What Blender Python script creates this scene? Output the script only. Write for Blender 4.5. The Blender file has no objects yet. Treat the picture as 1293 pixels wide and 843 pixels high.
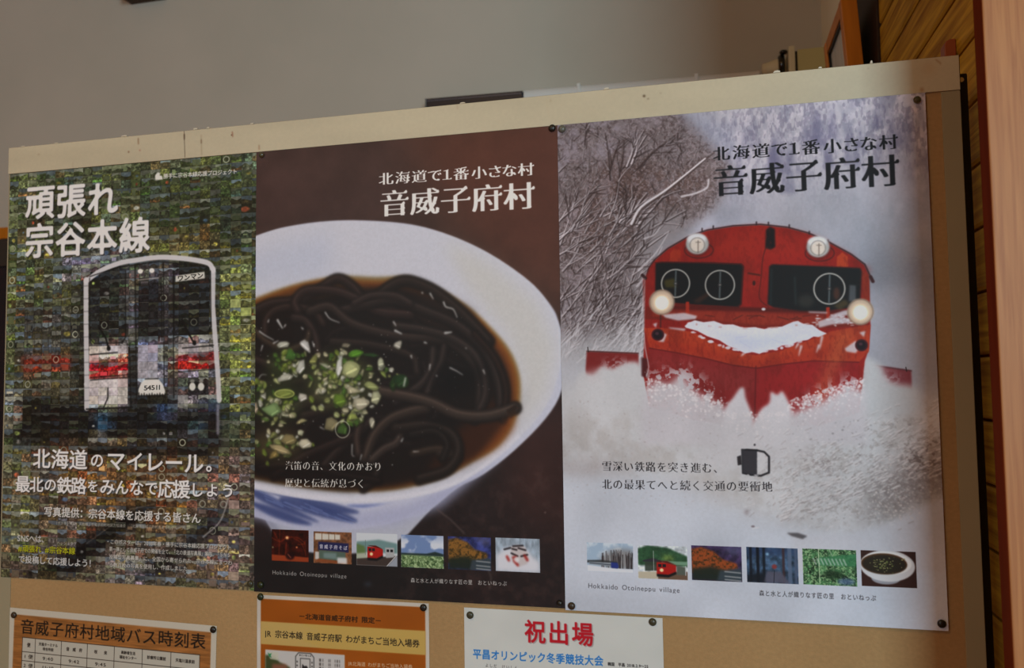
import bpy, math, random
import numpy as np
from mathutils import Matrix, Vector

# ------------------------------------------------------------------ camera, world, light, exposure
scene = bpy.context.scene
COL = scene.collection
ZB = 2.0                                   # height of the notice board's top edge above the floor
cam_data = bpy.data.cameras.new('camera')
cam = bpy.data.objects.new('camera', cam_data); COL.objects.link(cam)
cam_data.sensor_width = 36.0; cam_data.lens = 1017.0 / 1293.0 * 36.0
cam_data.clip_start = 0.02
cam_data.dof.use_dof = True; cam_data.dof.focus_distance = 1.25; cam_data.dof.aperture_fstop = 5.0
yaw, pitch, roll = -0.23838, 0.0584, -0.0130
fwd = Vector((math.sin(yaw) * math.cos(pitch), math.cos(yaw) * math.cos(pitch), math.sin(pitch)))
rgt = Vector((math.cos(yaw), -math.sin(yaw), 0)); upv = rgt.cross(fwd)
r_ = rgt * math.cos(roll) + upv * math.sin(roll); u_ = upv * math.cos(roll) - rgt * math.sin(roll)
M = Matrix((r_, u_, -fwd)).transposed().to_4x4(); M.translation = Vector((0.7290, -1.1996, ZB - 0.4456))
cam.matrix_world = M
scene.camera = cam

world = bpy.data.worlds.new('world'); scene.world = world; world.use_nodes = True
bg = world.node_tree.nodes['Background']
bg.inputs[0].default_value = (0.80, 0.88, 1.0, 1); bg.inputs[1].default_value = 0.05

def area(name, loc, target, sx, sy, power, color):
    l = bpy.data.lights.new(name, 'AREA'); l.shape = 'RECTANGLE'; l.size = sx; l.size_y = sy
    l.energy = power; l.color = color
    o = bpy.data.objects.new(name, l); COL.objects.link(o); o.location = loc
    o.rotation_euler = (Vector(target) - Vector(loc)).to_track_quat('-Z', 'Y').to_euler()
    return o
# daylight through the wide window behind the camera, towards its right
area('window_daylight', (2.62, -5.02, 2.25), (2.62, 0.0, 2.25), 1.8, 2.0, 168, (0.69, 0.92, 1.0))
# unseen fill light added behind the camera, towards its left
area('left_fill_light', (-1.7, -5.02, 2.3), (-1.7, 0.0, 2.3), 1.2, 1.6, 27, (0.74, 0.93, 1.0))
# unseen warm fill added below the ceiling to turn the shadows orange
area('warm_fill_light', (-0.9, -2.6, 3.78), (-0.9, -2.6, 0.0), 0.9, 0.9, 27, (1.0, 0.60, 0.24))

vs = scene.view_settings
vs.view_transform = 'Standard'; vs.look = 'None'; vs.gamma = 1.0; vs.use_curve_mapping = False
vs.exposure = 0.0
# light reaching a sheet on the board, as display white: printed colours are given as they look and divided by it
PRINT_WHITE = 0.62

# ------------------------------------------------------------------ helpers
def srgb(c):
    c = np.asarray(c, float) / 255.0
    return np.where(c <= 0.04045, c / 12.92, ((c + 0.055) / 1.055) ** 2.4)

def link(o, parent=None):
    COL.objects.link(o)
    if parent is not None: o.parent = parent
    return o

def tag(o, label=None, cat=None, group=None, kind=None):
    if label: o['label'] = label
    if cat: o['category'] = cat
    if group: o['group'] = group
    if kind: o['kind'] = kind
    return o

def empty(name, loc=(0, 0, 0)):
    o = bpy.data.objects.new(name, None); o.empty_display_size = 0.05; o.location = loc
    return link(o)

class MB:
    """collects vertices and faces of one part"""
    def __init__(s): s.v = []; s.f = []; s.smooth = False
    def box(s, x0, x1, y0, y1, z0, z1):
        n = len(s.v)
        s.v += [(x, y, z) for z in (z0, z1) for y in (y0, y1) for x in (x0, x1)]
        s.f += [tuple(n + i for i in q) for q in ((0, 2, 3, 1), (4, 5, 7, 6), (0, 1, 5, 4), (2, 6, 7, 3), (0, 4, 6, 2), (1, 3, 7, 5))]
        return s
    def prism(s, pts, a0, a1, axis):
        """2D outline pts extruded from a0 to a1 along an axis; pts are the two other coordinates in x, y, z order"""
        n = len(s.v); m = len(pts)
        for a in (a0, a1):
            for p, q in pts:
                s.v.append({'x': (a, p, q), 'y': (p, a, q), 'z': (p, q, a)}[axis])
        s.f.append(tuple(n + i for i in range(m))); s.f.append(tuple(n + m + i for i in reversed(range(m))))
        for i in range(m):
            j = (i + 1) % m; s.f.append((n + i, n + m + i, n + m + j, n + j))
        return s
    def lathe(s, prof, c, axis='y', seg=24):
        """prof: (radius, height along axis)"""
        n = len(s.v); m = len(prof)
        for k in range(seg):
            t = 2 * math.pi * k / seg; ca, sa = math.cos(t), math.sin(t)
            for r, h in prof:
                p = {'y': (r * ca, h, r * sa), 'x': (h, r * ca, r * sa), 'z': (r * ca, r * sa, h)}[axis]
                s.v.append(tuple(p[i] + c[i] for i in range(3)))
        for k in range(seg):
            k2 = (k + 1) % seg
            for i in range(m - 1):
                s.f.append((n + k * m + i, n + k * m + i + 1, n + k2 * m + i + 1, n + k2 * m + i))
        s.f.append(tuple(n + k * m for k in range(seg))); s.f.append(tuple(n + k * m + m - 1 for k in reversed(range(seg))))
        return s
    def build(s, name, mat, parent=None, bevel=0.0, smooth=False, at=None):
        me = bpy.data.meshes.new(name); me.from_pydata(s.v, [], s.f); me.validate(); me.update()
        import bmesh
        bm = bmesh.new(); bm.from_mesh(me); bmesh.ops.recalc_face_normals(bm, faces=bm.faces)
        if bevel: bmesh.ops.bevel(bm, geom=bm.edges[:], offset=bevel, segments=2, affect='EDGES', profile=0.6)
        bm.to_mesh(me); bm.free()
        if smooth:
            for p in me.polygons: p.use_smooth = True
        if mat: me.materials.append(mat)
        o = bpy.data.objects.new(name, me)
        if at is not None: o.location = at
        return link(o, parent)

# ------------------------------------------------------------------ materials
def mat(name, col, rough=0.6, spec=0.3, metal=0.0):
    m = bpy.data.materials.new(name); m.use_nodes = True
    b = m.node_tree.nodes['Principled BSDF']
    b.inputs['Base Color'].default_value = (*srgb(col), 1)
    b.inputs['Roughness'].default_value = rough; b.inputs['Specular IOR Level'].default_value = spec
    b.inputs['Metallic'].default_value = metal
    return m

def noise_mat(name, c1, c2, scale=(1, 1, 1), nscale=5.0, detail=6.0, rough=0.7, spec=0.25, bump=0.0, bscale=60.0, pos=(0.3, 0.7), rand=0.0, distort=0.0, coord='Object'):
    m = mat(name, c1, rough, spec); nt = m.node_tree; N = nt.nodes; L = nt.links; b = N['Principled BSDF']
    tc = N.new('ShaderNodeTexCoord'); mp = N.new('ShaderNodeMapping'); mp.inputs['Scale'].default_value = scale
    L.new(tc.outputs[coord], mp.inputs['Vector'])
    vec = mp.outputs['Vector']
    if rand:
        oi = N.new('ShaderNodeObjectInfo'); mul = N.new('ShaderNodeVectorMath'); mul.operation = 'MULTIPLY_ADD'
        mul.inputs[1].default_value = (37.0, 11.0, 23.0)
        cx = N.new('ShaderNodeCombineXYZ')
        for i in range(3): L.new(oi.outputs['Random'], cx.inputs[i])
        L.new(cx.outputs[0], mul.inputs[0]); L.new(vec, mul.inputs[2]); vec = mul.outputs[0]
    no = N.new('ShaderNodeTexNoise'); no.inputs['Scale'].default_value = nscale; no.inputs['Detail'].default_value = detail
    no.inputs['Distortion'].default_value = distort
    L.new(vec, no.inputs['Vector'])
    cr = N.new('ShaderNodeValToRGB'); cr.color_ramp.elements[0].position = pos[0]; cr.color_ramp.elements[1].position = pos[1]
    cr.color_ramp.elements[0].color = (*srgb(c1), 1); cr.color_ramp.elements[1].color = (*srgb(c2), 1)
    L.new(no.outputs['Fac'], cr.inputs['Fac'])
    out = cr.outputs['Color']
    if rand:
        hs = N.new('ShaderNodeHueSaturation'); mr = N.new('ShaderNodeMapRange')
        mr.inputs['To Min'].default_value = 1 - rand; mr.inputs['To Max'].default_value = 1 + rand
        L.new(oi.outputs['Random'], mr.inputs['Value']); L.new(mr.outputs[0], hs.inputs['Value']); L.new(out, hs.inputs['Color']); out = hs.outputs[0]
    L.new(out, b.inputs['Base Color'])
    if bump:
        n2 = N.new('ShaderNodeTexNoise'); n2.inputs['Scale'].default_value = bscale; n2.inputs['Detail'].default_value = 4
        L.new(vec, n2.inputs['Vector'])
        bp = N.new('ShaderNodeBump'); bp.inputs['Strength'].default_value = bump; bp.inputs['Distance'].default_value = 0.002
        L.new(n2.outputs['Fac'], bp.inputs['Height']); L.new(bp.outputs[0], b.inputs['Normal'])
    return m
# ------------------------------------------------------------------ print shop: flat artwork painted procedurally, pixel arrays only
rng = np.random.default_rng(7)

def homography(src, dst):
    A = []; B = []
    for (x, y), (u, v) in zip(src, dst):
        A.append([x, y, 1, 0, 0, 0, -u * x, -u * y]); B.append(u)
        A.append([0, 0, 0, x, y, 1, -v * x, -v * y]); B.append(v)
    h = np.linalg.solve(np.array(A, float), np.array(B, float))
    return np.append(h, 1).reshape(3, 3)

def blur(a, s):
    """gaussian-like blur: three box passes"""
    if s < 0.3: return a
    w = max(1, int(round(math.sqrt(12 * s * s / 3 + 1)))); w += (w + 1) % 2; k = w // 2
    if k == 0: return a
    for ax in (0, 1):
        for _ in range(3):
            p = [(0, 0)] * a.ndim; p[ax] = (k + 1, k)
            c = np.cumsum(np.pad(a, p, mode='edge'), axis=ax)
            n = a.shape[ax]
            a = (np.take(c, np.arange(w, w + n), ax) - np.take(c, np.arange(0, n), ax)) / w
    return a

def upscale(g, h, w):
    ys = np.linspace(0, g.shape[0] - 1.001, h); xs = np.linspace(0, g.shape[1] - 1.001, w)
    yi = ys.astype(int); xi = xs.astype(int); fy = (ys - yi)[:, None]; fx = (xs - xi)[None]
    fy = fy * fy * (3 - 2 * fy); fx = fx * fx * (3 - 2 * fx)
    a = g[yi][:, xi]; b = g[yi][:, xi + 1]; c = g[yi + 1][:, xi]; d = g[yi + 1][:, xi + 1]
    return (a * (1 - fx) + b * fx) * (1 - fy) + (c * (1 - fx) + d * fx) * fy

def fbm(h, w, cell, octv=4, gain=0.55, ay=1.0):
    """0..1 value noise; cell in pixels, ay stretches vertically"""
    out = np.zeros((h, w)); amp = 1.0; tot = 0
    for o in range(octv):
        c = cell / 2 ** o
        if c < 1.2: break
        out += amp * upscale(rng.random((int(h / (c * ay)) + 3, int(w / c) + 3)), h, w); tot += amp; amp *= gain
    out /= tot
    return np.clip((out - 0.5) * 1.6 + 0.5, 0, 1)

def spline(pts, n=8, closed=False):
    p = np.array(pts, float)
    if len(p) < 3: return p
    q = np.vstack([p[-1], p, p[:2]]) if closed else np.vstack([2 * p[0] - p[1], p, 2 * p[-1] - p[-2]])
    t = np.linspace(0, 1, n, endpoint=False)[:, None]; out = []
    for i in range(len(q) - 3):
        a, b, c, d = q[i:i + 4]
        out.append(0.5 * ((2 * b) + (-a + c) * t + (2 * a - 5 * b + 4 * c - d) * t ** 2 + (-a + 3 * b - 3 * c + d) * t ** 3))
    if not closed: out.append(p[-1:])
    return np.vstack(out)

GS = 144
_gl = {}
def glyph(ch):
    """outline of a character as an even-odd filled mask of its em box (GS x GS)"""
    if ch in _gl: return _gl[ch]
    cu = bpy.data.curves.new('glyph', 'FONT'); cu.body = ch; cu.size = 1; cu.fill_mode = 'NONE'; cu.resolution_u = 5
    ob = bpy.data.objects.new('glyph', cu); COL.objects.link(ob)
    me = ob.evaluated_get(bpy.context.evaluated_depsgraph_get()).to_mesh()
    v = np.array([x.co[:2] for x in me.vertices]).reshape(-1, 2); e = [tuple(x.vertices) for x in me.edges]
    wid = float(v[:, 0].max()) if len(v) else 0.5
    bpy.data.objects.remove(ob); bpy.data.curves.remove(cu)
    wide = ord(ch) > 255
    ox = 0.0 if wide else (1 - wid) / 2
    S = 2; n = GS * S; m = np.zeros((n, n + 1), np.int32)
    if len(v):
        px = (v[:, 0] + ox) * n; py = (0.88 - v[:, 1]) * n
        for a, b in e:
            x0, y0, x1, y1 = px[a], py[a], px[b], py[b]
            if y0 > y1: x0, y0, x1, y1 = x1, y1, x0, y0
            r0 = max(0, math.ceil(y0 - 0.5)); r1 = min(n, math.ceil(y1 - 0.5))
            if r1 <= r0: continue
            rows = np.arange(r0, r1); xs = x0 + (rows + 0.5 - y0) * (x1 - x0) / (y1 - y0)
            np.add.at(m, (rows, np.clip(np.ceil(xs - 0.5).astype(int), 0, n)), 1)
    f = (np.cumsum(m, 1)[:, :n] % 2).astype(float)
    f = f.reshape(GS, S, GS, S).mean((1, 3))
    _gl[ch] = (f, wid)
    return _gl[ch]

def shift_ext(f, dy, dx, op):
    out = f
    for k in range(1, dy + 1):
        a = np.zeros_like(f); a[k:] = f[:-k]; b = np.zeros_like(f); b[:-k] = f[k:]; out = op(out, op(a, b))
    g = out
    for k in range(1, dx + 1):
        a = np.zeros_like(f); a[:, k:] = g[:, :-k]; b = np.zeros_like(f); b[:, :-k] = g[:, k:]; out = op(out, op(a, b))
    return out

_st = {}
def styled(ch, style):
    if (ch, style) in _st: return _st[ch, style]
    f, w = glyph(ch); f = np.pad(f, 8)
    if style == 'mincho':            # thin horizontals, thick verticals, small triangle at the right end of horizontals
        e = shift_ext(f, 3, 0, np.minimum); e = shift_ext(e, 0, 2, np.maximum)
        b = e > 0.5; n = 26
        run = b.copy()
        for k in range(1, n): run[:, k:] &= b[:, :-k]
        end = run.copy(); end[:, :-1] &= ~b[:, 1:]
        end[1:] &= ~end[:-1]
        for y, x in zip(*np.nonzero(end)):
            for k in range(9):
                x0 = x - 9 + k // 2; y0 = y - k
                if y0 > 0: e[y0, max(0, x - 12 + k):x + 3 - k // 3] = 1
        f = e
    elif style == 'minchobold':
        e = shift_ext(f, 2, 0, np.minimum); e = shift_ext(e, 0, 4, np.maximum)
        b = e > 0.5; n = 30
        run = b.copy()
        for k in range(1, n): run[:, k:] &= b[:, :-k]
        end = run.copy(); end[:, :-1] &= ~b[:, 1:]
        end[1:] &= ~end[:-1]
        for y, x in zip(*np.nonzero(end)):
            for k in range(11):
                if y - k > 0: e[y - k, max(0, x - 15 + k):x + 4 - k // 3] = 1
        f = e
    elif style in ('round', 'bold', 'semi'):
        r = {'round': 3, 'bold': 3, 'semi': 1}[style]
        yy, xx = np.mgrid[-r:r + 1, -r:r + 1]; out = f.copy()
        for dy, dx in zip(*np.nonzero(yy * yy + xx * xx <= r * r + 1)):
            out = np.maximum(out, np.roll(np.roll(f, dy - r, 0), dx - r, 1))
        f = out
        if style == 'round': f = np.clip((blur(f, 2.0) - 0.42) * 3 + 0.5, 0, 1)
    _st[ch, style] = (blur(f, 0.6), w)
    return _st[ch, style]

class Canvas:
    def __init__(s, W, H, photo, rect=None, base=(128, 128, 128)):
        """photo: where the corners of the sheet (or of the part `rect` of it, in 0..1) show, in photograph pixels"""
        s.W, s.H = W, H
        r = rect or ((0, 0), (1, 0), (1, 1), (0, 1))
        s.h = homography(photo, [(u * W, v * H) for u, v in r]); s.hi = np.linalg.inv(s.h)
        s.a = np.empty((H, W, 3)); s.a[:] = base
        c = s.m([photo[0], photo[2]]); d = math.dist(c[0], c[1]); s.k = d / math.dist(photo[0], photo[2])
    def m(s, p):
        p = np.atleast_2d(np.array(p, float)); q = np.c_[p, np.ones(len(p))] @ s.h.T
        return q[:, :2] / q[:, 2:]
    def inv(s, p):
        p = np.atleast_2d(np.array(p, float)); q = np.c_[p, np.ones(len(p))] @ s.hi.T
        return q[:, :2] / q[:, 2:]
    def grid(s):
        y, x = np.mgrid[0:s.H, 0:s.W] + 0.5
        q = np.stack([x, y, np.ones_like(x)], -1) @ s.hi.T
        return q[..., 0] / q[..., 2], q[..., 1] / q[..., 2]
    def put(s, mask, col, x0=0, y0=0, alpha=1.0):
        h, w = mask.shape
        X0, Y0 = max(0, x0), max(0, y0); X1, Y1 = min(s.W, x0 + w), min(s.H, y0 + h)
        if X1 <= X0 or Y1 <= Y0: return
        mk = mask[Y0 - y0:Y1 - y0, X0 - x0:X1 - x0, None] * alpha
        c = np.asarray(col, float)
        if c.ndim == 3: c = c[Y0 - y0:Y1 - y0, X0 - x0:X1 - x0] if c.shape[:2] == mask.shape else c[Y0:Y1, X0:X1]
        reg = s.a[Y0:Y1, X0:X1]; reg += (c - reg) * mk
    def polymask(s, q, pad):
        x0, y0 = np.floor(q.min(0)).astype(int) - pad; x1, y1 = np.ceil(q.max(0)).astype(int) + pad
        x0, y0 = max(x0, -200), max(y0, -200); x1, y1 = min(x1, s.W + 200), min(y1, s.H + 200)
        w, h = max(1, x1 - x0), max(1, y1 - y0); S = 3
        acc = np.zeros((h * S, w + 1))
        cnt = np.zeros((h * S, w * 2 + 1), np.int32)
        px = (q[:, 0] - x0) * 2; py = (q[:, 1] - y0) * S; n = len(q)
        for i in range(n):
            ax, ay, bx, by = px[i], py[i], px[(i + 1) % n], py[(i + 1) % n]
            if ay > by: ax, ay, bx, by = bx, by, ax, ay
            r0 = max(0, math.ceil(ay - 0.5)); r1 = min(h * S, math.ceil(by - 0.5))
            if r1 <= r0: continue
            rows = np.arange(r0, r1); xs = ax + (rows + 0.5 - ay) * (bx - ax) / (by - ay)
            np.add.at(cnt, (rows, np.clip(np.ceil(xs - 0.5).astype(int), 0, w * 2)), 1)
        f = (np.cumsum(cnt, 1)[:, :w * 2] % 2).astype(float)
        return f.reshape(h, S, w, 2).mean((1, 3)), x0, y0
    def poly(s, pts, col, alpha=1.0, soft=0.0, smooth=0, tex=None):
        """pts in photo pixels; soft: blur in photo pixels; tex: full-size 0..1 map multiplying the mask"""
        if smooth: pts = spline(pts, smooth, True)
        q = s.m(pts); sg = soft * s.k; m, x0, y0 = s.polymask(q, int(sg * 3) + 2)
        if sg: m = blur(m, sg)
        if tex is not None:
            t = np.zeros_like(m); h, w = m.shape
            X0, Y0 = max(0, x0), max(0, y0); X1, Y1 = min(s.W, x0 + w), min(s.H, y0 + h)
            if X1 > X0 and Y1 > Y0: t[Y0 - y0:Y1 - y0, X0 - x0:X1 - x0] = tex[Y0:Y1, X0:X1]
            m = m * t
        s.put(m, col, x0, y0, alpha); return s
    def ell(s, cx, cy, rx, ry, col, alpha=1.0, soft=0.0, rot=0.0, tex=None):
        t = np.linspace(0, 2 * math.pi, 40, endpoint=False); c, n = math.cos(rot), math.sin(rot)
        x = rx * np.cos(t); y = ry * np.sin(t)
        return s.poly(np.c_[cx + x * c - y * n, cy + x * n + y * c], col, alpha, soft, tex=tex)
    def ring(s, cx, cy, rx, ry, w, col, alpha=1.0, soft=0.0):
        t = np.linspace(0, 2 * math.pi, 40)
        return s.line(np.c_[cx + rx * np.cos(t), cy + ry * np.sin(t)], w, col, alpha, soft)
    def line(s, pts, w, col, alpha=1.0, soft=0.0, w1=None, smooth=0):
        if smooth: pts = spline(pts, smooth)
        q = s.m(pts); W0 = w * s.k; W1 = W0 if w1 is None else w1 * s.k; sg = soft * s.k
        pad = int(max(W0, W1) / 2 + 2 + sg * 3)
        x0, y0 = np.maximum(np.floor(q.min(0)).astype(int) - pad, -pad - 60); x1, y1 = np.ceil(q.max(0)).astype(int) + pad
        x1 = min(x1, s.W + 60); y1 = min(y1, s.H + 60)
        if x1 <= x0 or y1 <= y0: return s
        m = np.zeros((y1 - y0, x1 - x0)); n = len(q) - 1
        for i in range(n):
            a, b = q[i], q[i + 1]; wa = W0 + (W1 - W0) * i / n; wb = W0 + (W1 - W0) * (i + 1) / n
            bx0 = int(max(x0, min(a[0], b[0]) - pad)); bx1 = int(min(x1, max(a[0], b[0]) + pad + 1))
            by0 = int(max(y0, min(a[1], b[1]) - pad)); by1 = int(min(y1, max(a[1], b[1]) + pad + 1))
            if bx1 <= bx0 or by1 <= by0: continue
            yy, xx = np.ogrid[by0:by1, bx0:bx1]; d = b - a; L = d @ d + 1e-9
            t = np.clip(((xx + 0.5 - a[0]) * d[0] + (yy + 0.5 - a[1]) * d[1]) / L, 0, 1)
            ds = np.hypot(xx + 0.5 - a[0] - t * d[0], yy + 0.5 - a[1] - t * d[1])
            v = np.clip((wa + (wb - wa) * t) / 2 - ds + 0.5, 0, 1)
            r = m[by0 - y0:by1 - y0, bx0 - x0:bx1 - x0]; np.maximum(r, v, out=r)
        if sg: m = blur(m, sg)
        s.put(m, col, x0, y0, alpha); return s
    def stamp(s, ch, cx, cy, gw, gh, col, style, alpha=1.0, shear=0.0):
        """one character centred at cx, cy (sheet pixels), em box gw x gh"""
        g, _ = styled(ch, style); n = g.shape[0]; gw = gw * n / GS; gh = gh * n / GS
        x0 = int(math.floor(cx - gw / 2)) - 1; y0 = int(math.floor(cy - gh / 2)) - 1
        w = int(math.ceil(gw)) + 3; h = int(math.ceil(gh)) + 3
        S = 3
        xs = (np.arange(w * S) + 0.5) / S + x0 - (cx - gw / 2); ys = (np.arange(h * S) + 0.5) / S + y0 - (cy - gh / 2)
        xi = np.floor(xs / gw * n).astype(int); yi = np.floor(ys / gh * n).astype(int)
        ok = ((yi >= 0) & (yi < n))[:, None] & ((xi >= 0) & (xi < n))[None]
        f = np.where(ok, g[np.clip(yi, 0, n - 1)][:, np.clip(xi, 0, n - 1)], 0).reshape(h, S, w, S).mean((1, 3))
        s.put(f, col, x0, y0, alpha)
    def text(s, st, p0, p1, h, col, style='regular', fill=0.95, alpha=1.0, pos=None, size=None, shadow=None, dy=None):
        """a line of text from p0 to p1 (photo pixels, centre line, ends of the ink); h: height of a full-width character"""
        a, b = s.m([p0, p1]); mid = [(p0[0] + p1[0]) / 2, (p0[1] + p1[1]) / 2]
        t, u = s.m([(mid[0], mid[1] - h / 2), (mid[0], mid[1] + h / 2)]); H = abs(u[1] - t[1])
        n = len(st)
        if pos is None:
            wt = []
            for ch in st: wt.append(0.5 if ch == ' ' else 1.0 if ord(ch) > 255 else max(0.3, glyph(ch)[1] + 0.12))
            wt = np.array(wt) if all(ord(c) < 256 for c in st) or any(ord(c) < 256 for c in st) else np.ones(n)
            c = (np.cumsum(wt) - wt / 2) / wt.sum(); adv = 1 / wt.sum()
        else:
            c = np.array(pos, float); adv = (c[-1] - c[0]) / (n - 1) if n > 1 else 1
            c = (c - c[0] + adv / 2) / (c[-1] - c[0] + adv); adv = c[1] - c[0]
        Wt = b[0] - a[0]; gw = adv * Wt * fill
        for i, ch in enumerate(st):
            if ch in ' \u3000': continue
            k = 1 if size is None else size[i]
            y = a[1] + (b[1] - a[1]) * c[i] + (0 if dy is None else dy[i] * H); x = a[0] + Wt * c[i]
            if shadow: s.stamp(ch, x + shadow * s.k, y + shadow * s.k, gw * k, H * k, (15, 15, 12), style, 0.75)
            s.stamp(ch, x, y, gw * k, H * k, col, style, alpha)
        return s
    def image(s, name, lift=0.15):
        lum = s.a.mean(-1, keepdims=True); c = np.clip(s.a * (1 + lift * np.clip((lum - 55) / 80, 0, 1)), 0, 255); lin = srgb(c) / PRINT_WHITE
        lin = np.clip(lin, 0, 0.92)
        out = np.where(lin <= 0.0031308, lin * 12.92, 1.055 * np.power(np.maximum(lin, 1e-9), 1 / 2.4) - 0.055)
        im = bpy.data.images.new(name, s.W, s.H, alpha=False, float_buffer=False)
        buf = np.ones((s.H, s.W, 4), np.float32); buf[..., :3] = out[::-1]
        im.pixels.foreach_set(buf.ravel()); im.update(); im.pack()
        return im

def modulate(cv, amt, cell, octv=4, ay=1.0, mask=None):
    n = fbm(cv.H, cv.W, cell * cv.k, octv, ay=ay)[..., None] - 0.5
    cv.a *= 1 + amt * 2 * n * (1 if mask is None else mask[..., None])

def thumb(cv, corners, fn):
    """small printed photograph: fn paints on a canvas of its own in 0..100 x 0..75 units; then it is laid in"""
    q = cv.m(corners); x0, y0 = q.min(0); x1, y1 = q.max(0)
    x0, y0, x1, y1 = [int(round(v)) for v in (x0, y0, x1, y1)]
    t = Canvas(x1 - x0, y1 - y0, [(0, 0), (100, 0), (100, 75), (0, 75)])
    fn(t); cv.put(np.ones((t.H, t.W)), t.a, x0, y0)
# ---- poster one: photo mosaic of a railcar
def art_mosaic():
    c = Canvas(900, 1273, [(14, 220.5), (324, 190.3), (323, 744.5), (3, 725)], ((0, 0), (.9777, 0), (.9777, 1), (0, 1)), (52, 62, 40))
    r = np.random.default_rng(3)
    # the large image the little photographs add up to
    green = fbm(c.H, c.W, 60, 3)[..., None]; dark = fbm(c.H, c.W, 90, 3)[..., None]
    c.a[:] = np.array((62, 69, 50)) * (0.55 + 0.75 * green) * (0.7 + 0.5 * dark)
    P, E, Ln = c.poly, c.ell, c.line
    P([(5, 205), (325, 190), (325, 235), (8, 250)], (70, 82, 58), .5, 10)
    P([(170, 230), (325, 215), (325, 300), (180, 320)], (38, 46, 30), .6, 12)
    P([(283, 320), (326, 315), (326, 500), (286, 500)], (104, 108, 62), .75, 8)
    P([(0, 330), (34, 330), (30, 480), (0, 480)], (80, 88, 58), .7, 8)
    P([(150, 300), (270, 285), (280, 320), (200, 318)], (100, 84, 44), .6, 8)
    # far car body
    P([(72, 330), (110, 318), (165, 312), (160, 330), (108, 346)], (92, 92, 112), .9, 3)
    P([(26, 372), (60, 352), (108, 342), (108, 352), (60, 362), (28, 378)], (112, 108, 116), .85, 2)
    P([(28, 378), (108, 352), (110, 560), (22, 560)], (42, 44, 38), .92, 3)
    P([(28, 366), (90, 356), (104, 385), (28, 392)], (62, 68, 50), .8, 4)
    P([(26, 392), (100, 388), (100, 432), (26, 434)], (62, 62, 58), .7, 4)
    P([(28, 434), (92, 432), (92, 438), (28, 441)], (112, 110, 106), .7, 1)
    P([(28, 447), (92, 445), (92, 464), (28, 468)], (112, 40, 30), .95, 1.5)
    P([(28, 470), (95, 468), (95, 500), (28, 496)], (66, 64, 52), .9, 3)
    P([(24, 500), (120, 515), (120, 572), (24, 560)], (20, 20, 20), .95, 4)
    P([(2, 480), (26, 482), (26, 540), (2, 540)], (112, 110, 104), .75, 4)
    # railcar front
    front = [(105, 350), (125, 338), (150, 329), (175, 324), (205, 321), (235, 323), (258, 327), (270, 333), (273, 380), (278, 470), (282, 560), (104, 562), (106, 470)]
    P(front, (26, 27, 26), 1, 1)
    P([(114, 345), (158, 332), (160, 428), (114, 432)], (30, 33, 34), 1, 1)
    P([(159, 334), (170, 331), (171, 432), (160, 432)], (96, 94, 98), .75, 1)
    P([(172, 334), (204, 330), (206, 352), (172, 356)], (78, 72, 78), .8, 1.5)
    P([(207, 330), (217, 330), (219, 500), (208, 500)], (62, 58, 62), .75, 1.5)
    P([(208, 328), (219, 327), (217, 372), (208, 370)], (104, 98, 112), .6, 1.5)
    P([(172, 358), (204, 356), (205, 426), (173, 428)], (26, 26, 28), .9, 1)
    P([(219, 340), (266, 336), (267, 420), (220, 424)], (24, 26, 26), 1, 1)
    P([(113, 432), (160, 431), (163, 513), (113, 514)], (156, 152, 156), .95, 1)
    P([(173, 429), (207, 427), (208, 486), (174, 484)], (128, 128, 146), .9, 1.5)
    P([(220, 424), (270, 421), (272, 472), (220, 476)], (146, 142, 148), .85, 1.5)
    P([(114, 454), (162, 450), (162, 471), (115, 476)], (140, 20, 28), 1, 1)
    P([(222, 446), (271, 442), (271, 463), (221, 467)], (136, 26, 26), 1, 1)
    E(133, 458, 5, 5, (24, 14, 16), .8, 1); E(255, 450, 5.5, 5.5, (24, 14, 16), .8, .8)
    P([(222, 474), (276, 468), (278, 512), (222, 516)], (84, 84, 90), .8, 2)
    P([(234, 476), (262, 472), (262, 500), (234, 503)], (26, 26, 26), .95, 1)
    P([(250, 505), (276, 500), (277, 522), (252, 524)], (40, 54, 92), .8, 2)
    P([(233, 503), (244, 502), (244, 509), (233, 510)], (142, 142, 132), .9, .6)
    P([(104, 514), (280, 514), (284, 566), (104, 562)], (17, 18, 19), .93, 2)
    P([(195, 505), (220, 510), (218, 530), (196, 528)], (44, 66, 104), .8, 2)
    P([(120, 520), (140, 518), (142, 540), (121, 542)], (34, 70, 98), .85, 2)
    P([(240, 530), (258, 528), (258, 545), (240, 548)], (40, 66, 92), .8, 2)
    P([(110, 551), (170, 550), (170, 556), (112, 558)], (122, 122, 122), .8, 1)
    E(125, 548, 8, 8, (108, 110, 114), .7, 2)
    P([(180, 547), (240, 544), (262, 546), (262, 552), (180, 552)], (92, 98, 104), .55, 2)
    # ground, rails
    P([(0, 562), (324, 562), (324, 745), (0, 728)], (72, 62, 54), .9, 5)
    P([(60, 560), (240, 560), (235, 668), (120, 662)], (92, 66, 40), .85, 10)
    P([(240, 590), (324, 580), (324, 745), (250, 740)], (96, 80, 80), .55, 10)
    P([(0, 560), (40, 560), (44, 700), (0, 700)], (82, 88, 66), .7, 6)
    P([(160, 640), (205, 632), (130, 690), (96, 722), (20, 724), (62, 712)], (14, 16, 18), .93, 3)
    P([(262, 640), (292, 636), (284, 668), (220, 712), (170, 735), (150, 730), (235, 680)], (26, 26, 28), .85, 4)
    P([(130, 700), (180, 690), (185, 740), (120, 742)], (96, 98, 96), .6, 6)
    P([(110, 560), (270, 562), (268, 574), (112, 574)], (12, 12, 12), .9, 3)
    # little photographs
    macro = c.a.copy(); nx, ny = 26, 50; tw, th = c.W / nx, c.H / ny
    out = np.empty_like(c.a)
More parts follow.
